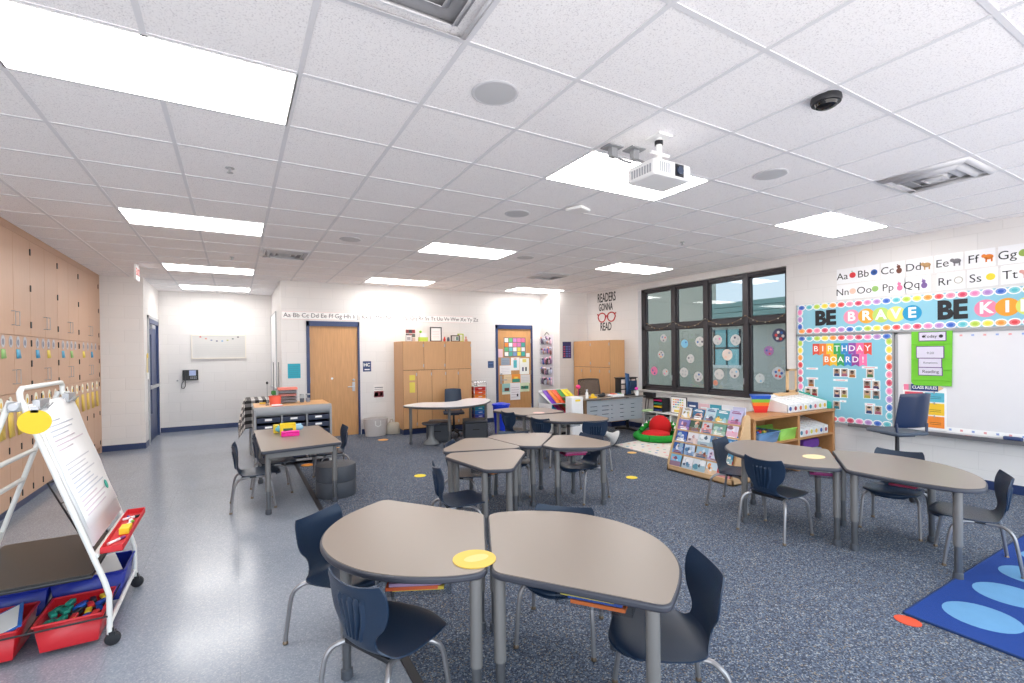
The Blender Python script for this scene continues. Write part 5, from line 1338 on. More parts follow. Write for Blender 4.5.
for k in range(9): a = k * .7; b.ell((.02 * math.cos(a), .02 * math.sin(a), .15 + .012 * (k % 3)), (.014, .014, .025), 8)
b.build('leaves', q)
tag(B(M_paper).bx(-.07, .07, -.04, .04, 0, .018).build('notepad', loc=(.51, 7.66, ut), bevel=.002), 'white notepad before the coral basket', 'notepad')
tag(B(cm((236, 140, 130))).bx(-.07, .07, -.03, .03, 0, .006).build('eraser_strip', loc=(.51, 7.59, ut)), 'pink strip at the front edge of the storage unit', 'paper strip')
q = thing('drawer_box', 'clear desktop drawer box with coral lid on the storage unit', 'drawer box', (.68, 8.05, ut))
B(M_clear).bx(-.13, .13, -.1, .1, .0, .2).build('case', q)
B(cm((240, 140, 124))).bx(-.135, .135, -.105, .105, .2, .235).build('lid', q, bevel=.006)
for k in range(4):
    B(cm([(150, 140, 140), (120, 110, 112), (190, 120, 110), (130, 130, 136)][k])).bx(-.12, .12, -.098, .09, .012 + .047 * k, .045 + .047 * k).build('drawer', q, bevel=.003)
for k in range(2):
    q = thing('jar', ['left', 'right'][k] + ' clear jar of the pair beside the drawer box', 'jar', (.88 + .085 * k, 8.0, ut))
    B(M_clear).lathe([(.034, 0), (.036, .01), (.036, .1), (.03, .11)], n=18).build('glass', q)
    B(cm([(90, 96, 110), (150, 150, 160)][k])).lathe([(.03, .003), (.03, .06)], n=16).build('filling', q)
    B(M_alu).lathe([(.033, .11), (.033, .128)], n=18).build('lid', q)
q = thing('hot_glue_gun', 'yellow handled tool lying beside the coral basket', 'tool', (.35, 7.98, ut))
B(cm((226, 186, 40))).tube([(-.05, 0, .02), (.03, 0, .02)], .014, 8).build('handle', q)
B(M_blk).tube([(.03, 0, .02), (.07, 0, .02)], .011, 8).build('tip', q)
q = thing('pointer_stand', 'thin black pointer standing on the storage unit', 'pointer', (.395, 7.82, ut))
B(M_blk).lathe([(.025, 0), (.025, .01), (.005, .014)], n=14).build('base', q)
B(M_grey).tube([(0, 0, .01), (0, 0, .31)], .004, 8).build('rod', q)
B(M_blk).ell((0, 0, .325), (.016, .016, .022)).build('tip', q)
for k, (dx, lb) in enumerate(((.0, 'left'), (.07, 'right'))):
    tag(B(M_legd).tube([(0, 0, 0), (.0, 0, .62)], .005, 8).lathe([(.03, 0), (.03, .012)], n=14).build('metal_rod', loc=(.50 + dx, 8.12, ut)), 'tall thin metal rod, %s of two behind the coral basket' % lb, 'rod')

# rectangular table things
z = .6505
q = thing('caddy', 'yellow desk caddy on the rectangular table', 'caddy', (.52, 6.15, z), -.05)
B(cm((240, 214, 40))).bx(-.085, .085, -.05, .06, 0, .006).bx(-.085, .085, -.05, -.046, 0, .11).bx(-.085, .085, .056, .06, 0, .13).bx(-.085, -.081, -.05, .06, 0, .12).bx(.081, .085, -.05, .06, 0, .12).build('body', q, bevel=.003)
B(cm((60, 90, 60))).bx(-.05, .05, -.052, -.0505, .04, .08).build('label', q)
q = thing('pencil_box', 'bright pink pencil box on the rectangular table', 'pencil box', (.54, 6.03, z), -.08)
B(cm((238, 20, 150), .3)).bx(-.1, .09, -.04, .04, 0, .04).build('base', q, bevel=.008)
B(cm((246, 60, 170), .3)).bx(-.1, .09, -.04, .04, .042, .058).build('lid', q, bevel=.008)
for k, (x, y, c, lb) in enumerate([(.48, 6.28, (110, 190, 210), 'light blue cloth pouch, left one behind the yellow caddy'), (.62, 6.30, (150, 190, 214), 'pale blue cloth pouch, right one behind the yellow caddy')]):
    tag(B(cm(c)).ell((0, 0, .05), (.085, .05, .045), 14).tube([(-.06, 0, .08), (.06, 0, .085)], .012, 8).build('pouch', loc=(x, y, z + .004)), lb, 'pouch')
tag(B(cm((236, 206, 60))).cb((0, 0, .05), (.06, .06, .1)).build('card_box', loc=(.41, 6.36, z), bevel=.004), 'small yellow box at the back left of the rectangular table', 'box')

# baskets on floor by the back wall
q = thing('laundry_basket', 'grey woven fabric basket against the back wall', 'basket', (2.34, 9.38, .004))
wv = mat('woven_grey', (196, 190, 188), 0.85, vary=0.12, scale=60, bump=0.8, bscale=120)
B(wv).lathe([(.19, 0), (.235, .33), (.225, .33), (.18, .012), (.02, .01)], n=32, sy=.8).build('body', q)
B(M_wmetal).tube([(-.05, -.185, .30), (-.05, -.2, .22), (0, -.205, .19), (.05, -.2, .22), (.05, -.185, .30)], .008, 8).build('handle', q)
q = thing('tote_bag', 'slumped beige tote bag beside the woven basket', 'bag', (2.70, 9.42, .004))
B(mat('canvas', (186, 178, 164), 0.85, vary=0.08)).lathe([(.15, 0), (.165, .05), (.15, .16), (.11, .21), (.08, .2)], n=22, sy=.7).build('body', q)
B(mat('canvas', (186, 178, 164))).tube([(-.08, 0, .19), (-.06, 0, .27), (-.02, 0, .28), (.0, 0, .2)], .01, 8).build('handle', q)

# rainbow drawer cart
q = thing('drawer_cart', 'rolling cart of rainbow drawers right of the back cabinet', 'drawer cart', (4.42, 9.1, .04))
for x in (-.14, .14):
    for y in (-.1, .22): B(M_chrome).tube([(x, y, .0), (x, y, .93)], .008, 8).build('post', q)
B(M_chrome).tube([(-.14, -.1, .93), (.14, -.1, .93), (.14, .22, .93), (-.14, .22, .93), (-.14, -.1, .93)], .007, 8).build('top_rail', q)
B(M_wmetal).bx(-.15, .15, -.11, .23, .835, .85).build('top_shelf', q)
dcl = [(196, 40, 40), (226, 90, 40), (236, 130, 50), (150, 150, 60), (70, 150, 80), (40, 130, 150), (40, 100, 180), (60, 70, 160), (226, 90, 50), (80, 150, 70)]
for k in range(9):
    d = B(cm(dcl[k], .3)).bx(-.125, .125, -.1, .2, .752 - .082 * k, .828 - .082 * k).build('drawer', q, bevel=.004)
    B(M_white).bx(-.04, .04, -.108, -.1, .785 - .082 * k, .797 - .082 * k).build('handle', d)
b = B(M_blk)
for x in (-.14, .14):
    for y in (-.1, .22): b.lathe([(.012, -.01), (.024, -.008), (.024, .008), (.012, .01)], (x, y, -.014), 12, f=lambda p, s_, z_: (p, z_, s_))
b.build('caster', q)
tag(B(M_blk).ell((0, 0, .025), (.04, .03, .025)).tube([(0, 0, .04), (0, 0, .12)], .005).ell((0, 0, .13), .014).build('desk_bell', loc=(4.38, 9.1, .851)), 'small black object on top of the rainbow drawer cart', 'ornament')
# blue bin
q = thing('recycling_bin', 'round blue recycling bin before the papered door', 'bin', (4.50, 8.25, .004))
B(cm((24, 60, 214), .3)).lathe([(.12, 0), (.165, .54), (.18, .545), (.18, .57), (.16, .57), (.11, .01), (.01, .008)], n=30).build('tub', q)
B(cm((24, 60, 214), .3)).ell((0, 0, .55), (.16, .16, .05), 22).build('bag_fill', q)

# rainbow paper rack
q = thing('paper_rack', 'white sloping paper rack with purple, orange, green and yellow folders', 'rack', (4.98, 7.22, 0))
B(M_white).bx(0, .01, 0, .42, 0, .62).bx(.66, .67, 0, .42, 0, .62).bx(0, .67, .41, .42, 0, .86).bx(0, .67, 0, .42, .40, .41).bx(0, .67, 0, .42, .10, .11).build('body', q)
B(M_white).add([(0, 0, .62), (.67, 0, .62), (.67, .41, .82), (0, .41, .82)], [(0, 1, 2, 3)]).build('sloped_top', q, solid=.01)
for lvl, cl in ((.0, [(110, 36, 180), (240, 130, 40), (236, 86, 40), (50, 150, 60), (244, 214, 30), (240, 222, 60)]), (-.2, [(40, 110, 190), (40, 150, 200), (190, 40, 130), (200, 50, 60), (60, 150, 90), (240, 200, 60)])):
    for k, c in enumerate(cl):
        x0 = .01 + .108 * k
        nm = {0: ['purple', 'orange', 'red orange', 'green', 'yellow', 'pale yellow'], -.2: ['blue', 'light blue', 'magenta', 'red', 'dark green', 'gold']}[lvl][k]
        if lvl == 0: v = [(x0, -.01, .635), (x0 + .10, -.01, .635), (x0 + .16, .40, .845), (x0 + .06, .40, .845)]
        else: v = [(x0, -.02, .43), (x0 + .1, -.02, .43), (x0 + .12, .30, .57), (x0 + .02, .30, .57)]
        if k == 5: v = [(min(a, .665), b_, c_) for a, b_, c_ in v]
        v = [(a + 4.98, b_ + 7.22, c_ + .002 * (k % 2)) for a, b_, c_ in v]
        tag(B(cm(c)).add(v, [(0, 1, 2, 3)]).build('folder', solid=.006), '%s folder on the %s of the sloping paper rack' % (nm, 'top' if lvl == 0 else 'lower level'), 'folder', 'rainbow folders on the paper rack')
# white tote
q = thing('laundry_hamper', 'tall white hamper with a yellow handle slot beside the teacher desk', 'hamper', (5.05, 6.62, .003))
B(M_white).prism(fillet([(-.125, -.10), (.125, -.10), (.125, .10), (-.125, .10)], .03), 0, .80).build('body', q, bevel=.006)
B(cm((240, 210, 50))).prism(fillet([(-.055, .725), (.055, .725), (.055, .76), (-.055, .76)], .016), 0, .003, lambda a, b_, d: (a, -.10 - d, b_)).build('handle_slot', q)

# ================================================================ TEACHER DESK
t = thing('teacher_desk', 'teacher desk with grey slotted metal front panel', 'desk', (5.30, 6.6, 0))
B(M_top).bx(0, 1.42, 0, .72, .715, .74).build('desktop', t, bevel=.006)
B(M_legd).bx(.0, 1.42, -.004, 0, .716, .738).build('edge_band', t)
gm = mat('blue_grey_metal', (170, 180, 190), 0.4, metal=0.2)
mp_ = B(gm); slots = []
for r_i in range(5):
    mp_.bx(.04, 1.40, .06, .075, .30 + .075 * r_i, .30 + .075 * r_i + .060)
mp_.bx(.04, 1.40, .06, .075, .66, .70)
xs = [.04, .13, .30, .40, .57, .62, .66, .83, .93, 1.10, 1.20, 1.36, 1.40]
for k in range(0, len(xs) - 1, 2):
    mp_.bx(xs[k], xs[k + 1], .059, .076, .30, .70)
mp_.build('modesty_panel', t)
B(mat('slot_shade', (96, 104, 116), 0.7)).bx(.05, 1.39, .08, .085, .31, .69).build('panel_backing', t)  # darker sheet behind the panel, shade of the slots put into its colour
for x in (.10, 1.30):
    l = B(M_blk).tube([(x, .36, .06), (x, .36, .71)], .03, 10).build('leg', t)
    B(M_blk).tube([(x, .03, .03), (x, .12, .06), (x, .36, .075), (x, .62, .06), (x, .7, .03)], [.02, .024, .028, .024, .02], 10).build('foot', l)
B(mat('pedestal', (120, 92, 66), 0.5)).bx(.0, .05, .05, .6, .05, .714).build('side_panel', t)
zt = .7405
q = thing('desk_organizer', 'black cube organizer with photo cards on the teacher desk', 'organizer', (6.32, 6.98, zt))
B(M_blk).bx(0, .40, 0, .012, 0, .32).bx(0, .012, -.14, 0, 0, .32).bx(.128, .14, -.14, 0, 0, .32).bx(.26, .272, -.14, 0, 0, .32).bx(.39, .40, -.14, 0, 0, .32).bx(-.03, .42, -.16, .01, .32, .335).bx(0, .4, -.14, 0, 0, .01).build('frame', q)
for k in range(3):
    for j in range(3):
        B(cm([(220, 200, 196), (200, 180, 170), (226, 214, 206)][(k + j) % 3])).bx(.02 + .13 * k, .115 + .13 * k, -.142, -.135, .02 + .1 * j, .10 + .1 * j).build('photo_card', q)
q = thing('tablet_stand', 'tall dark blue folder stand on the teacher desk', 'stand', (6.46, 6.76, zt))
B(M_blk).bx(-.07, .07, -.06, .06, 0, .02).build('base', q, bevel=.004)
B(cm((44, 78, 120))).add([(-.07, -.0, .02), (.07, .03, .02), (.06, .07, .40), (-.05, .05, .42)], [(0, 1, 2, 3)]).build('panel', q, solid=.012)
q = thing('monitor', 'dark blue-black screen at the right end of the teacher desk', 'monitor', (6.6, 6.9, zt), .3)
q.location = (6.62, 6.82, zt)
B(M_blk).bx(-.06, .06, -.05, .05, 0, .01).tube([(0, 0, .01), (0, .01, .12)], .012).build('stand', q)
B(cm((38, 58, 86), .2)).bx(-.13, .13, -.012, .012, .08, .27).build('screen', q, bevel=.004)
q = thing('cup', 'white cup with pink flower at the desk edge', 'cup', (6.56, 6.66, zt))
B(M_white).lathe([(.03, 0), (.038, .09), (.034, .09), (.026, .005)], n=18).build('body', q)
B(cm((226, 60, 170))).ell((-.01, 0, .13), (.034, .034, .028)).build('flower', q)
q = thing('drawer_box', 'low white supply box with coloured tabs on the teacher desk', 'box', (6.1, 6.72, zt))
B(M_white).bx(-.13, .14, -.06, .07, 0, .045).build('body', q, bevel=.005)
b = MB()
for k, c in enumerate([(226, 80, 80), (236, 150, 70), (90, 140, 200), (120, 180, 110)]): b.mat(cm(c)).bx(-.11 + .055 * k, -.07 + .055 * k, -.04, .05, .045, .06)
b.build('tabs', q)
tag(B(M_blk).ell((0, 0, .03), (.09, .045, .03)).ell((.05, .02, .05), (.04, .03, .03)).build('telephone_handset', loc=(5.8, 6.78, zt + .001)), 'black curved device in the middle of the teacher desk', 'device')
tag(B(cm((206, 208, 212))).ell((0, 0, .022), (.035, .055, .022)).build('computer_mouse', loc=(5.93, 6.74, zt + .001)), 'grey mouse on the teacher desk', 'mouse')
q = thing('tape_dispenser', 'yellow tape dispenser on the teacher desk', 'tape dispenser', (5.56, 6.72, zt))
B(cm((240, 190, 40))).bx(-.08, .06, -.03, .03, 0, .03).build('base', q, bevel=.006)
B(cm((246, 206, 60))).lathe([(.02, -.012), (.035, -.012), (.035, .012), (.02, .012)], (-.02, 0, .045), 18, f=lambda p, s_, z_: (p, z_, s_)).build('roll', q)
q = thing('spray_bottle', 'small white bottle at the left of the teacher desk', 'bottle', (5.44, 6.76, zt))
B(M_white).lathe([(.025, 0), (.028, .05), (.024, .1), (.01, .12), (.01, .14)], n=18).build('body', q)
B(cm((200, 200, 206))).cb((0, 0, .15), (.03, .02, .02)).build('nozzle', q)
q = thing('lollipop_jar', 'clear tumbler with a pink topper at the left end of the teacher desk', 'tumbler', (5.37, 6.92, zt))
B(M_clear).lathe([(.03, 0), (.035, .12), (.03, .12)], n=16).build('body', q)
B(cm((240, 60, 130))).ell((0, 0, .2), (.045, .045, .04)).tube([(0, 0, .03), (0, 0, .17)], .004).build('topper', q)

# ================================================================ WHITE CUBE SHELF BY THE WINDOW
t = thing('cube_shelf', 'low white cube shelf with grey fabric bins under the window', 'shelf', (6.84, 5.78, 0.002))
B(M_white).bx(0, .33, 0, 1.0, .40, .42).bx(0, .33, 0, 1.0, 0, .02).bx(0, .33, 0, .02, 0, .42).bx(0, .33, .98, 1.0, 0, .42).bx(0, .33, .325, .345, 0, .42).bx(0, .33, .655, .675, 0, .42).bx(.32, .33, 0, 1, 0, .42).build('body', t, bevel=.002)
for k, lb in enumerate(('nearest the book display', 'in the middle', 'behind the green floor seat')):
    q = thing('fabric_bin', 'grey fabric bin in the white cube shelf, ' + lb, 'bin', (6.85, 5.80 + .33 * k + (0 if k else 0), .0225), group='grey bins in the cube shelf')
    B(mat('grey_fabric', (150, 152, 150), 0.9, bump=.4)).bx(.005, .29, .01, .295, 0, .33).build('body', q, bevel=.008)
    B(M_blk).cb((.004, .15, .27), (.006, .06, .03)).build('handle', q)
q = thing('craft_drawers', 'black desktop rack with coloured trays on the white shelf', 'rack', (6.93, 6.38, .422)); q.scale = (1, .78, 1)
B(M_blk).bx(0, .2, 0, .01, 0, .26).bx(0, .2, .28, .29, 0, .26).bx(.19, .2, 0, .29, 0, .26).bx(0, .2, 0, .29, .255, .26).build('frame', q)
for k, c in enumerate([(30, 60, 130), (236, 190, 40), (60, 140, 120), (214, 30, 110)]): B(cm(c)).bx(-.004, .18, .015, .275, .02 + .06 * k, .045 + .06 * k).build('tray', q)
q = thing('framed_chart', 'framed rainbow word chart standing on the white shelf', 'chart', (6.93, 5.87, .422))
B(M_blk).bx(.06, .075, 0, .36, 0, .31).build('frame', q)
B(M_paper).bx(.055, .06, .012, .348, .012, .298).build('sheet', q)
b = MB()
for r_i in range(4):
    for k in range(5): b.mat(cm([(226, 90, 80), (240, 150, 60), (240, 210, 80), (110, 180, 90), (80, 140, 200)][(k + r_i) % 5])).bx(.0535, .055, .07 + .05 * k, .105 + .05 * k, .11 + .045 * r_i, .13 + .045 * r_i)
b.mat(cm((244, 214, 90))).bx(.0535, .055, .1, .28, .03, .07).build('print', q)
tag(B(cm((196, 224, 170))).prism(fillet([(-.17, -.07), (.17, -.07), (.17, .07), (-.17, .07)], .03), 0, .025).build('lime_tray', loc=(6.86, 6.70, .423)), 'pale green tray on the far end of the white shelf', 'tray')
q = thing('cable_box', 'black cable box fixed under the window corner', 'box', (7.15, 6.9, .64)); 
B(M_blk).bx(-.06, .033, -.13, .13, 0, .11).build('housing', q, bevel=.008)
B(M_blk).tube([(-.02, .08, 0), (-.03, .1, -.2), (-.02, .05, -.6)], .008, 8).tube([(-.03, .0, 0), (-.05, .02, -.25), (-.03, -.02, -.6)], .006, 8).build('cable', q)

# green monster floor seat
q = thing('floor_cushion', 'green and red monster mouth floor seat', 'seat', (6.45, 6.06, .012), math.radians(205))
gr = mat('green_plush', (30, 150, 50), 0.9, bump=.5); rd = mat('red_plush', (206, 26, 30), 0.9, bump=.5)
pts = [(.36 * math.cos(a), .36 * math.sin(a), .06) for a in [2 * PI * k / 28 for k in range(29)]]
B(gr).tube(pts, .06, 12).lathe([(.34, .0), (.34, .05)], n=28).build('base_cushion', q)
arc = [(-.30 * math.cos(a), .33 * math.sin(a), .08 + .20 * max(0, math.cos(a))) for a in [(-1.4 + 2.8 * k / 16) for k in range(17)]]
B(gr).tube(arc, [.04 + .015 * math.cos(-1.4 + 2.8 * k / 16) for k in range(17)], 12).build('upper_jaw', q)
B(rd).ell((-.15, 0, .2), (.13, .2, .21), 22).build('back_cushion', q)
B(rd).ell((.08, 0, .11), (.26, .24, .06), 22).build('tongue', q)
b = B(M_paper)
for k in range(9):
    a = -1.2 + 2.4 * k / 8; b.lathe([(.022, 0), (.002, .05)], (-.27 * math.cos(a) + .03, .31 * math.sin(a), .13 + .20 * max(0, math.cos(a))), 8)
b.build('teeth', q)

# ================================================================ BOOK DISPLAY
DX0, DX1, DY0, DY1 = 4.93, 5.27, 3.50, 4.47
t = thing('book_display', 'birch book display rack full of picture books', 'book rack', (DX0, DY0, .002))
L_ = DY1 - DY0
for y in (0, L_ - .02):
    b = B(M_birch); b.prism([(0, 0), (.34, 0), (.34, .78), (.30, .80), (.255, .80), (0.0, .09)], y, y + .02, lambda a, c_, d: (a, d, c_)); b.build('side_panel', t, bevel=.002)
B(M_birch).bx(0, .02, 0, L_, 0, .075).bx(0, .34, 0, L_, .0, .02).build('base_board', t, bevel=.002)
B(M_birch).add([(.03, .02, .02), (.03, L_ - .02, .02), (.30, L_ - .02, .78), (.30, .02, .78)], [(0, 1, 2, 3)]).build('back_panel', t, solid=.008)
tiers = 5
for k in range(tiers):
    z = .08 + .15 * k; x = .008 + .27 * (z - .02) / .76 - .01
    if k: B(M_birch).bx(x - .012, x - .006, 0.02, L_ - .02, z - .016, z + .004).bx(x - .006, x + .03, .02, L_ - .02, z - .02, z - .012).build('tier_lip', t)
bk = [
    [((120, 190, 226), (190, 40, 50), 'sky blue'), ((236, 236, 240), (120, 160, 190), 'white'), ((220, 226, 232), (90, 150, 170), 'pale grey'), ((214, 230, 240), (240, 160, 80), 'pale blue'), ((196, 60, 70), (240, 240, 240), 'red')],
    [((40, 90, 160), (200, 210, 220), 'blue'), ((196, 212, 232), (70, 120, 170), 'powder blue'), ((150, 192, 216), (180, 90, 60), 'light blue'), ((206, 214, 234), (150, 110, 170), 'lilac'), ((60, 140, 180), (236, 230, 200), 'teal blue')],
    [((30, 80, 170), (236, 236, 236), 'royal blue'), ((226, 222, 226), (190, 150, 150), 'off white'), ((214, 224, 230), (90, 140, 160), 'pale silver'), ((90, 138, 184), (230, 220, 190), 'steel blue'), ((50, 130, 190), (230, 240, 240), 'bright blue')],
    [((120, 112, 184), (220, 120, 170), 'violet'), ((50, 84, 70), (226, 110, 50), 'dark green'), ((196, 204, 212), (226, 60, 60), 'silver'), ((110, 160, 140), (240, 240, 220), 'sage green'), ((222, 214, 232), (240, 140, 160), 'pale lilac')],
    [((226, 228, 230), (240, 190, 70), 'white and yellow'), ((50, 110, 150), (200, 120, 100), 'deep teal'), ((190, 214, 224), (70, 120, 160), 'ice blue'), ((70, 150, 170), (240, 200, 100), 'turquoise'), ((190, 186, 220), (220, 70, 130), 'periwinkle')]]
tn = ['bottom', 'second', 'middle', 'fourth', 'top']
sl = math.atan2(.27, .76)
for k in range(tiers):
    z = .08 + .15 * k; x = .008 + .27 * (z - .02) / .76 - .008
    for j in range(5):
        base, acc, nm = bk[k][j]
        w = random.uniform(.145, .182); hh = random.uniform(.185, .235) if k < 4 else random.uniform(.15, .19)
        y = DY1 - .035 - .165 / 2 - .178 * j + random.uniform(-.006, .006)
        q = thing('picture_book', '%s picture book on the %s display tier, %s from the left' % (nm, tn[k], ['first', 'second', 'third', 'fourth', 'fifth'][j]), 'book', (DX0 + x, y, z - .01), 0, 'picture books on the display')
        tl = random.uniform(-.05, .05)
        def F(a, c_, d):
            a, c_ = a * math.cos(tl) - c_ * math.sin(tl), a * math.sin(tl) + c_ * math.cos(tl)
            return (c_ * math.sin(sl) - d * math.cos(sl), a, c_ * math.cos(sl) + d * math.sin(sl))
        rc4 = lambda a0, a1, c0, c1: [(a0, c0), (a1, c0), (a1, c1), (a0, c1)]
        B(cm(base, .3)).prism(rc4(-w / 2, w / 2, 0.002, hh), .001, .010, F).build('cover', q)
        mixc = lambda c1, c2, t_: tuple(int(c1[i_] * (1 - t_) + c2[i_] * t_) for i_ in range(3))
        b = B(cm(mixc(base, acc, .45), .3)).prism(rc4(-w / 2, w / 2, .002, hh * random.uniform(.2, .38)), .010, .0104, F)
        n_ = random.randint(3, 5)
        for m_ in range(n_):
            c_ = [acc, mixc(acc, (250, 240, 230), .6), mixc(acc, (40, 40, 60), .5), mixc(base, (255, 255, 255), .5), mixc(acc, (60, 120, 160), .5)][m_]
            ca, cc_ = random.uniform(-w * .28, w * .28), hh * random.uniform(.2, .58)
            rr_ = random.uniform(.014, .034); ph_ = random.uniform(0, 3)
            b.mat(cm(c_, .3)).prism([(ca + a * (1 + .3 * math.sin(3 * i_ * .6 + ph_)), cc_ + c2_) for i_, (a, c2_) in enumerate(disc_pts(rr_, 11, random.uniform(.7, 1.3), random.uniform(.7, 1.4)))], .0104 + .0002 * m_, .0106 + .0002 * m_, F)
        tc_ = (250, 250, 250) if sum(base) < 500 else mixc(acc, (60, 60, 110), .5)
        b.mat(cm(tc_, .3)).prism(rc4(-w * .38, w * random.uniform(.2, .38), hh * .76, hh * .84), .0104, .0116, F).prism(rc4(-w * .25, w * .3, hh * .88, hh * .93), .0104, .0116, F)
        b.build('cover_art', q)
# books standing behind the top
for j, (c, y, h_, lb) in enumerate([((60, 84, 130), 4.30, .16, 'navy'), ((236, 196, 200), 4.12, .15, 'pink and white'), ((70, 160, 180), 3.95, .15, 'turquoise'), ((236, 236, 240), 3.78, .16, 'white'), ((205, 205, 230), 3.62, .15, 'pale lilac')]):
    q = thing('picture_book', '%s picture book standing up at the back of the book display' % lb, 'book', (DX0 + .302, y, .735), 0, 'picture books on the display')
    B(cm(c, .3)).bx(0, .012, -.08, .08, 0, h_).build('cover', q)
    B(M_paper).bx(-.001, 0, -.05, .05, h_ * .6, h_ * .72).build('title_band', q)
tag(B(cm((206, 40, 44))).prism([(a, b_ ) for a, b_ in disc_pts(.12, 20, .5, 1)], 0, .02).build('red_tray', loc=(DX0 + .28, 3.78, .905)), 'red oval tray lying on top of the book display', 'tray') if False else None

# ================================================================ WOODEN SHELF
SX0, SX1, SY0, SY1, SH = 5.33, 7.15, 3.50, 3.97, .75
t = thing('wooden_shelf', 'low maple two-bay shelf against the window wall', 'shelf', (SX0, SY0, .002))
w = SX1 - SX0; d = SY1 - SY0
B(M_shelfw).bx(-.01, w, -.01, d, SH - .03, SH).build('top_board', t, bevel=.003)
for a in (0, .93, w - .045): B(M_shelfw).bx(a, a + .045, 0, d - .01, 0, SH - .03).build('upright', t, bevel=.002)
B(M_shelfw).bx(.045, w - .045, d - .025, d - .012, .05, SH - .03).build('back_board', t)
for z in (.40, .08): B(M_shelfw).bx(.045, w - .045, .005, d - .02, z, z + .022).build('shelf_board', t)
# magazine files on top and inside
stk = [(50, 90, 160), (150, 50, 60), (200, 100, 60), (220, 190, 60), (40, 120, 150), (200, 100, 110), (200, 196, 70), (226, 180, 70)]
stn = ['blue', 'dark red', 'rust', 'yellow', 'teal', 'pink', 'olive', 'gold']
def mag(x, y, z, w_, dd, hf, hb, c, lb, grp):
    q = thing('magazine_file', lb, 'file box', (x, y, z), group=grp)
    b = B(M_white)
    b.prism([(0, 0), (dd, 0), (dd, hb), (0, hf)], 0, .004, lambda a, c_, k_: (k_, a, c_)).prism([(0, 0), (dd, 0), (dd, hb), (0, hf)], w_ - .004, w_, lambda a, c_, k_: (k_, a, c_))
    b.bx(0, w_, 0, .004, 0, hf).bx(0, w_, dd - .004, dd, 0, hb).bx(0, w_, 0, dd, 0, .004)
    b.build('box', q)
    B(M_paper).add([(.006, .006, hf - .006), (w_ - .006, .006, hf - .006), (w_ - .006, dd - .006, hb - .006), (.006, dd - .006, hb - .006)], [(0, 1, 2, 3)]).build('papers', q, solid=.004)
    B(cm(c)).prism([(w_ / 2 + a, hf * .5 + c_) for a, c_ in disc_pts(.028, 16)], 0, .002, lambda a, c_, k_: (a, -k_, c_)).build('sticker', q)
for k in range(8):
    mag(6.14 + .117 * k, 3.56, SH + .0025, .113, .38, .105, .20, stk[k], 'white file box with %s sticker in the row on top of the wooden shelf' % stn[k], 'file boxes on the wooden shelf')
for k in range(6):
    mag(6.335 + .118 * k, 3.53, .4245, .112, .36, .11, .2, stk[(k + 4) % 8], 'white file box with %s sticker in the right bay of the wooden shelf' % stn[(k + 4) % 8], 'file boxes inside the wooden shelf')
tub('storage_bin', 'blue bin in the left bay of the wooden shelf', 5.66, 3.66, .42, .30, .13, (88, 128, 170), .4245)
tub('storage_bin', 'lime green bin in the left bay of the wooden shelf', 6.09, 3.68, .38, .32, .14, (150, 206, 90), .4245)
tub('storage_bin', 'bright green bin at the back of the left bay', 5.68, 3.86, .38, .09, .16, (90, 170, 60), .4245)
tyc = [(230, 180, 50), (60, 100, 190), (206, 70, 60), (80, 160, 80), (236, 214, 90), (70, 70, 80)]
tyn = ['yellow', 'blue', 'red', 'green', 'light yellow', 'dark']
for k in range(12):
    tag(B(cm(tyc[k % 6])).cb((0, 0, 0), (.045, .035, .03)).lathe([(.012, .015), (.012, .022)], n=10).build('toy_brick', loc=(5.53 + .048 * (k % 6), 3.62 + .08 * (k // 6), .53 + .012 * (k % 3)), bevel=.003), '%s toy brick in the blue bin of the wooden shelf' % tyn[k % 6], 'toy brick', 'toy bricks in the blue bin')
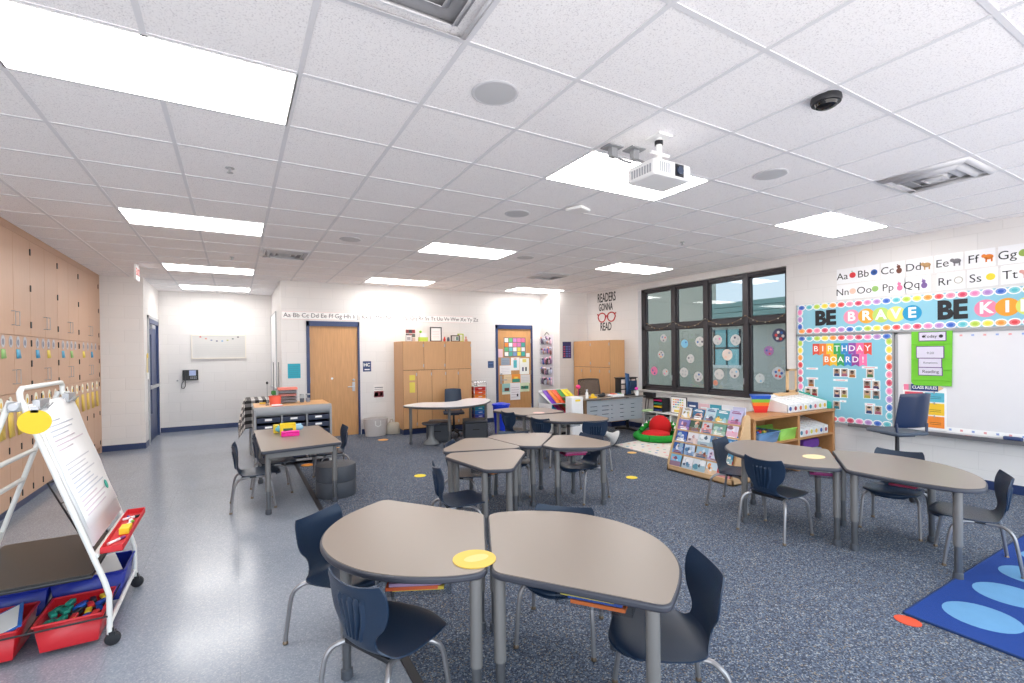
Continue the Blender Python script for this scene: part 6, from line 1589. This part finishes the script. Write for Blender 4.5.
for lb, c, x0, x1, z0, z1 in [('purple cushion in the lower right bay of the wooden shelf', (110, 60, 150), 6.55, 6.92, .24, .36), ('teal blanket in the lower right bay of the wooden shelf', (40, 150, 140), 6.38, 6.72, .105, .25), ('grey blanket roll in the lower right bay of the wooden shelf', (170, 176, 190), 6.55, 7.0, .105, .24)]:
    tag(B(mat('c' + lb[:6], c, .9, bump=.4)).prism(fillet([(x0 - x0, 0), (x1 - x0, 0), (x1 - x0, .12), (0, .12)], .05), 0, .25, lambda a, b_, d_: (a, d_, b_)).build('blanket', loc=(x0, 3.58, z0), bevel=.02, seg=3), lb, 'blanket')
q = thing('rainbow_bucket', 'rainbow stack of nested trays on the left of the wooden shelf', 'trays', (5.99, 3.84, SH + .0025))
for k, c in enumerate([(214, 50, 50), (224, 60, 50), (236, 130, 50), (130, 190, 70), (40, 90, 190)]):
    B(cm(c, .3)).lathe([(.09 + .012 * k, .045 * k), (.105 + .012 * k, .045 * k + .045), (.1, .045 * k + .045)], n=4, sx=1.3).build('tray', q)
q = thing('wood_box', 'small birch drawer box with a red dot behind the file boxes', 'box', (6.72, 3.90, SH + .0025))
B(M_birch).bx(-.25, .22, -.03, .06, 0, .215).build('case', q, bevel=.003)
B(M_birch).bx(-.235, -.02, -.036, -.03, .13, .2).bx(0, .205, -.036, -.03, .13, .2).build('drawer', q, bevel=.002)
B(cm((210, 60, 50))).lathe([(.012, 0), (.012, .008)], (.12, -.036, .165), 12, f=lambda p, s_, z_: (p, -z_, s_)).build('knob', q)
q = thing('framed_picture', 'tall birch framed picture standing on the drawer box', 'picture frame', (6.86, 3.92, SH + .218))
B(M_birch).bx(-.12, .11, -.01, .015, 0, .03).bx(-.12, .11, -.01, .015, .30, .33).bx(-.12, -.085, -.01, .015, 0, .33).bx(.075, .11, -.01, .015, 0, .33).build('frame', q)
B(cm((176, 166, 156))).bx(-.085, .075, 0, .006, .03, .30).build('picture', q)
q = thing('document_bin', 'teal sloping board leaning at the right end of the wooden shelf', 'board', (7.085, 3.52, SH + .0025))
B(cm((40, 180, 160), .3)).prism([(0, 0), (.43, 0), (.43, .22), (0, .09)], 0, .03, lambda a, b_, c_: (c_, a, b_)).build('panel', q, bevel=.003)
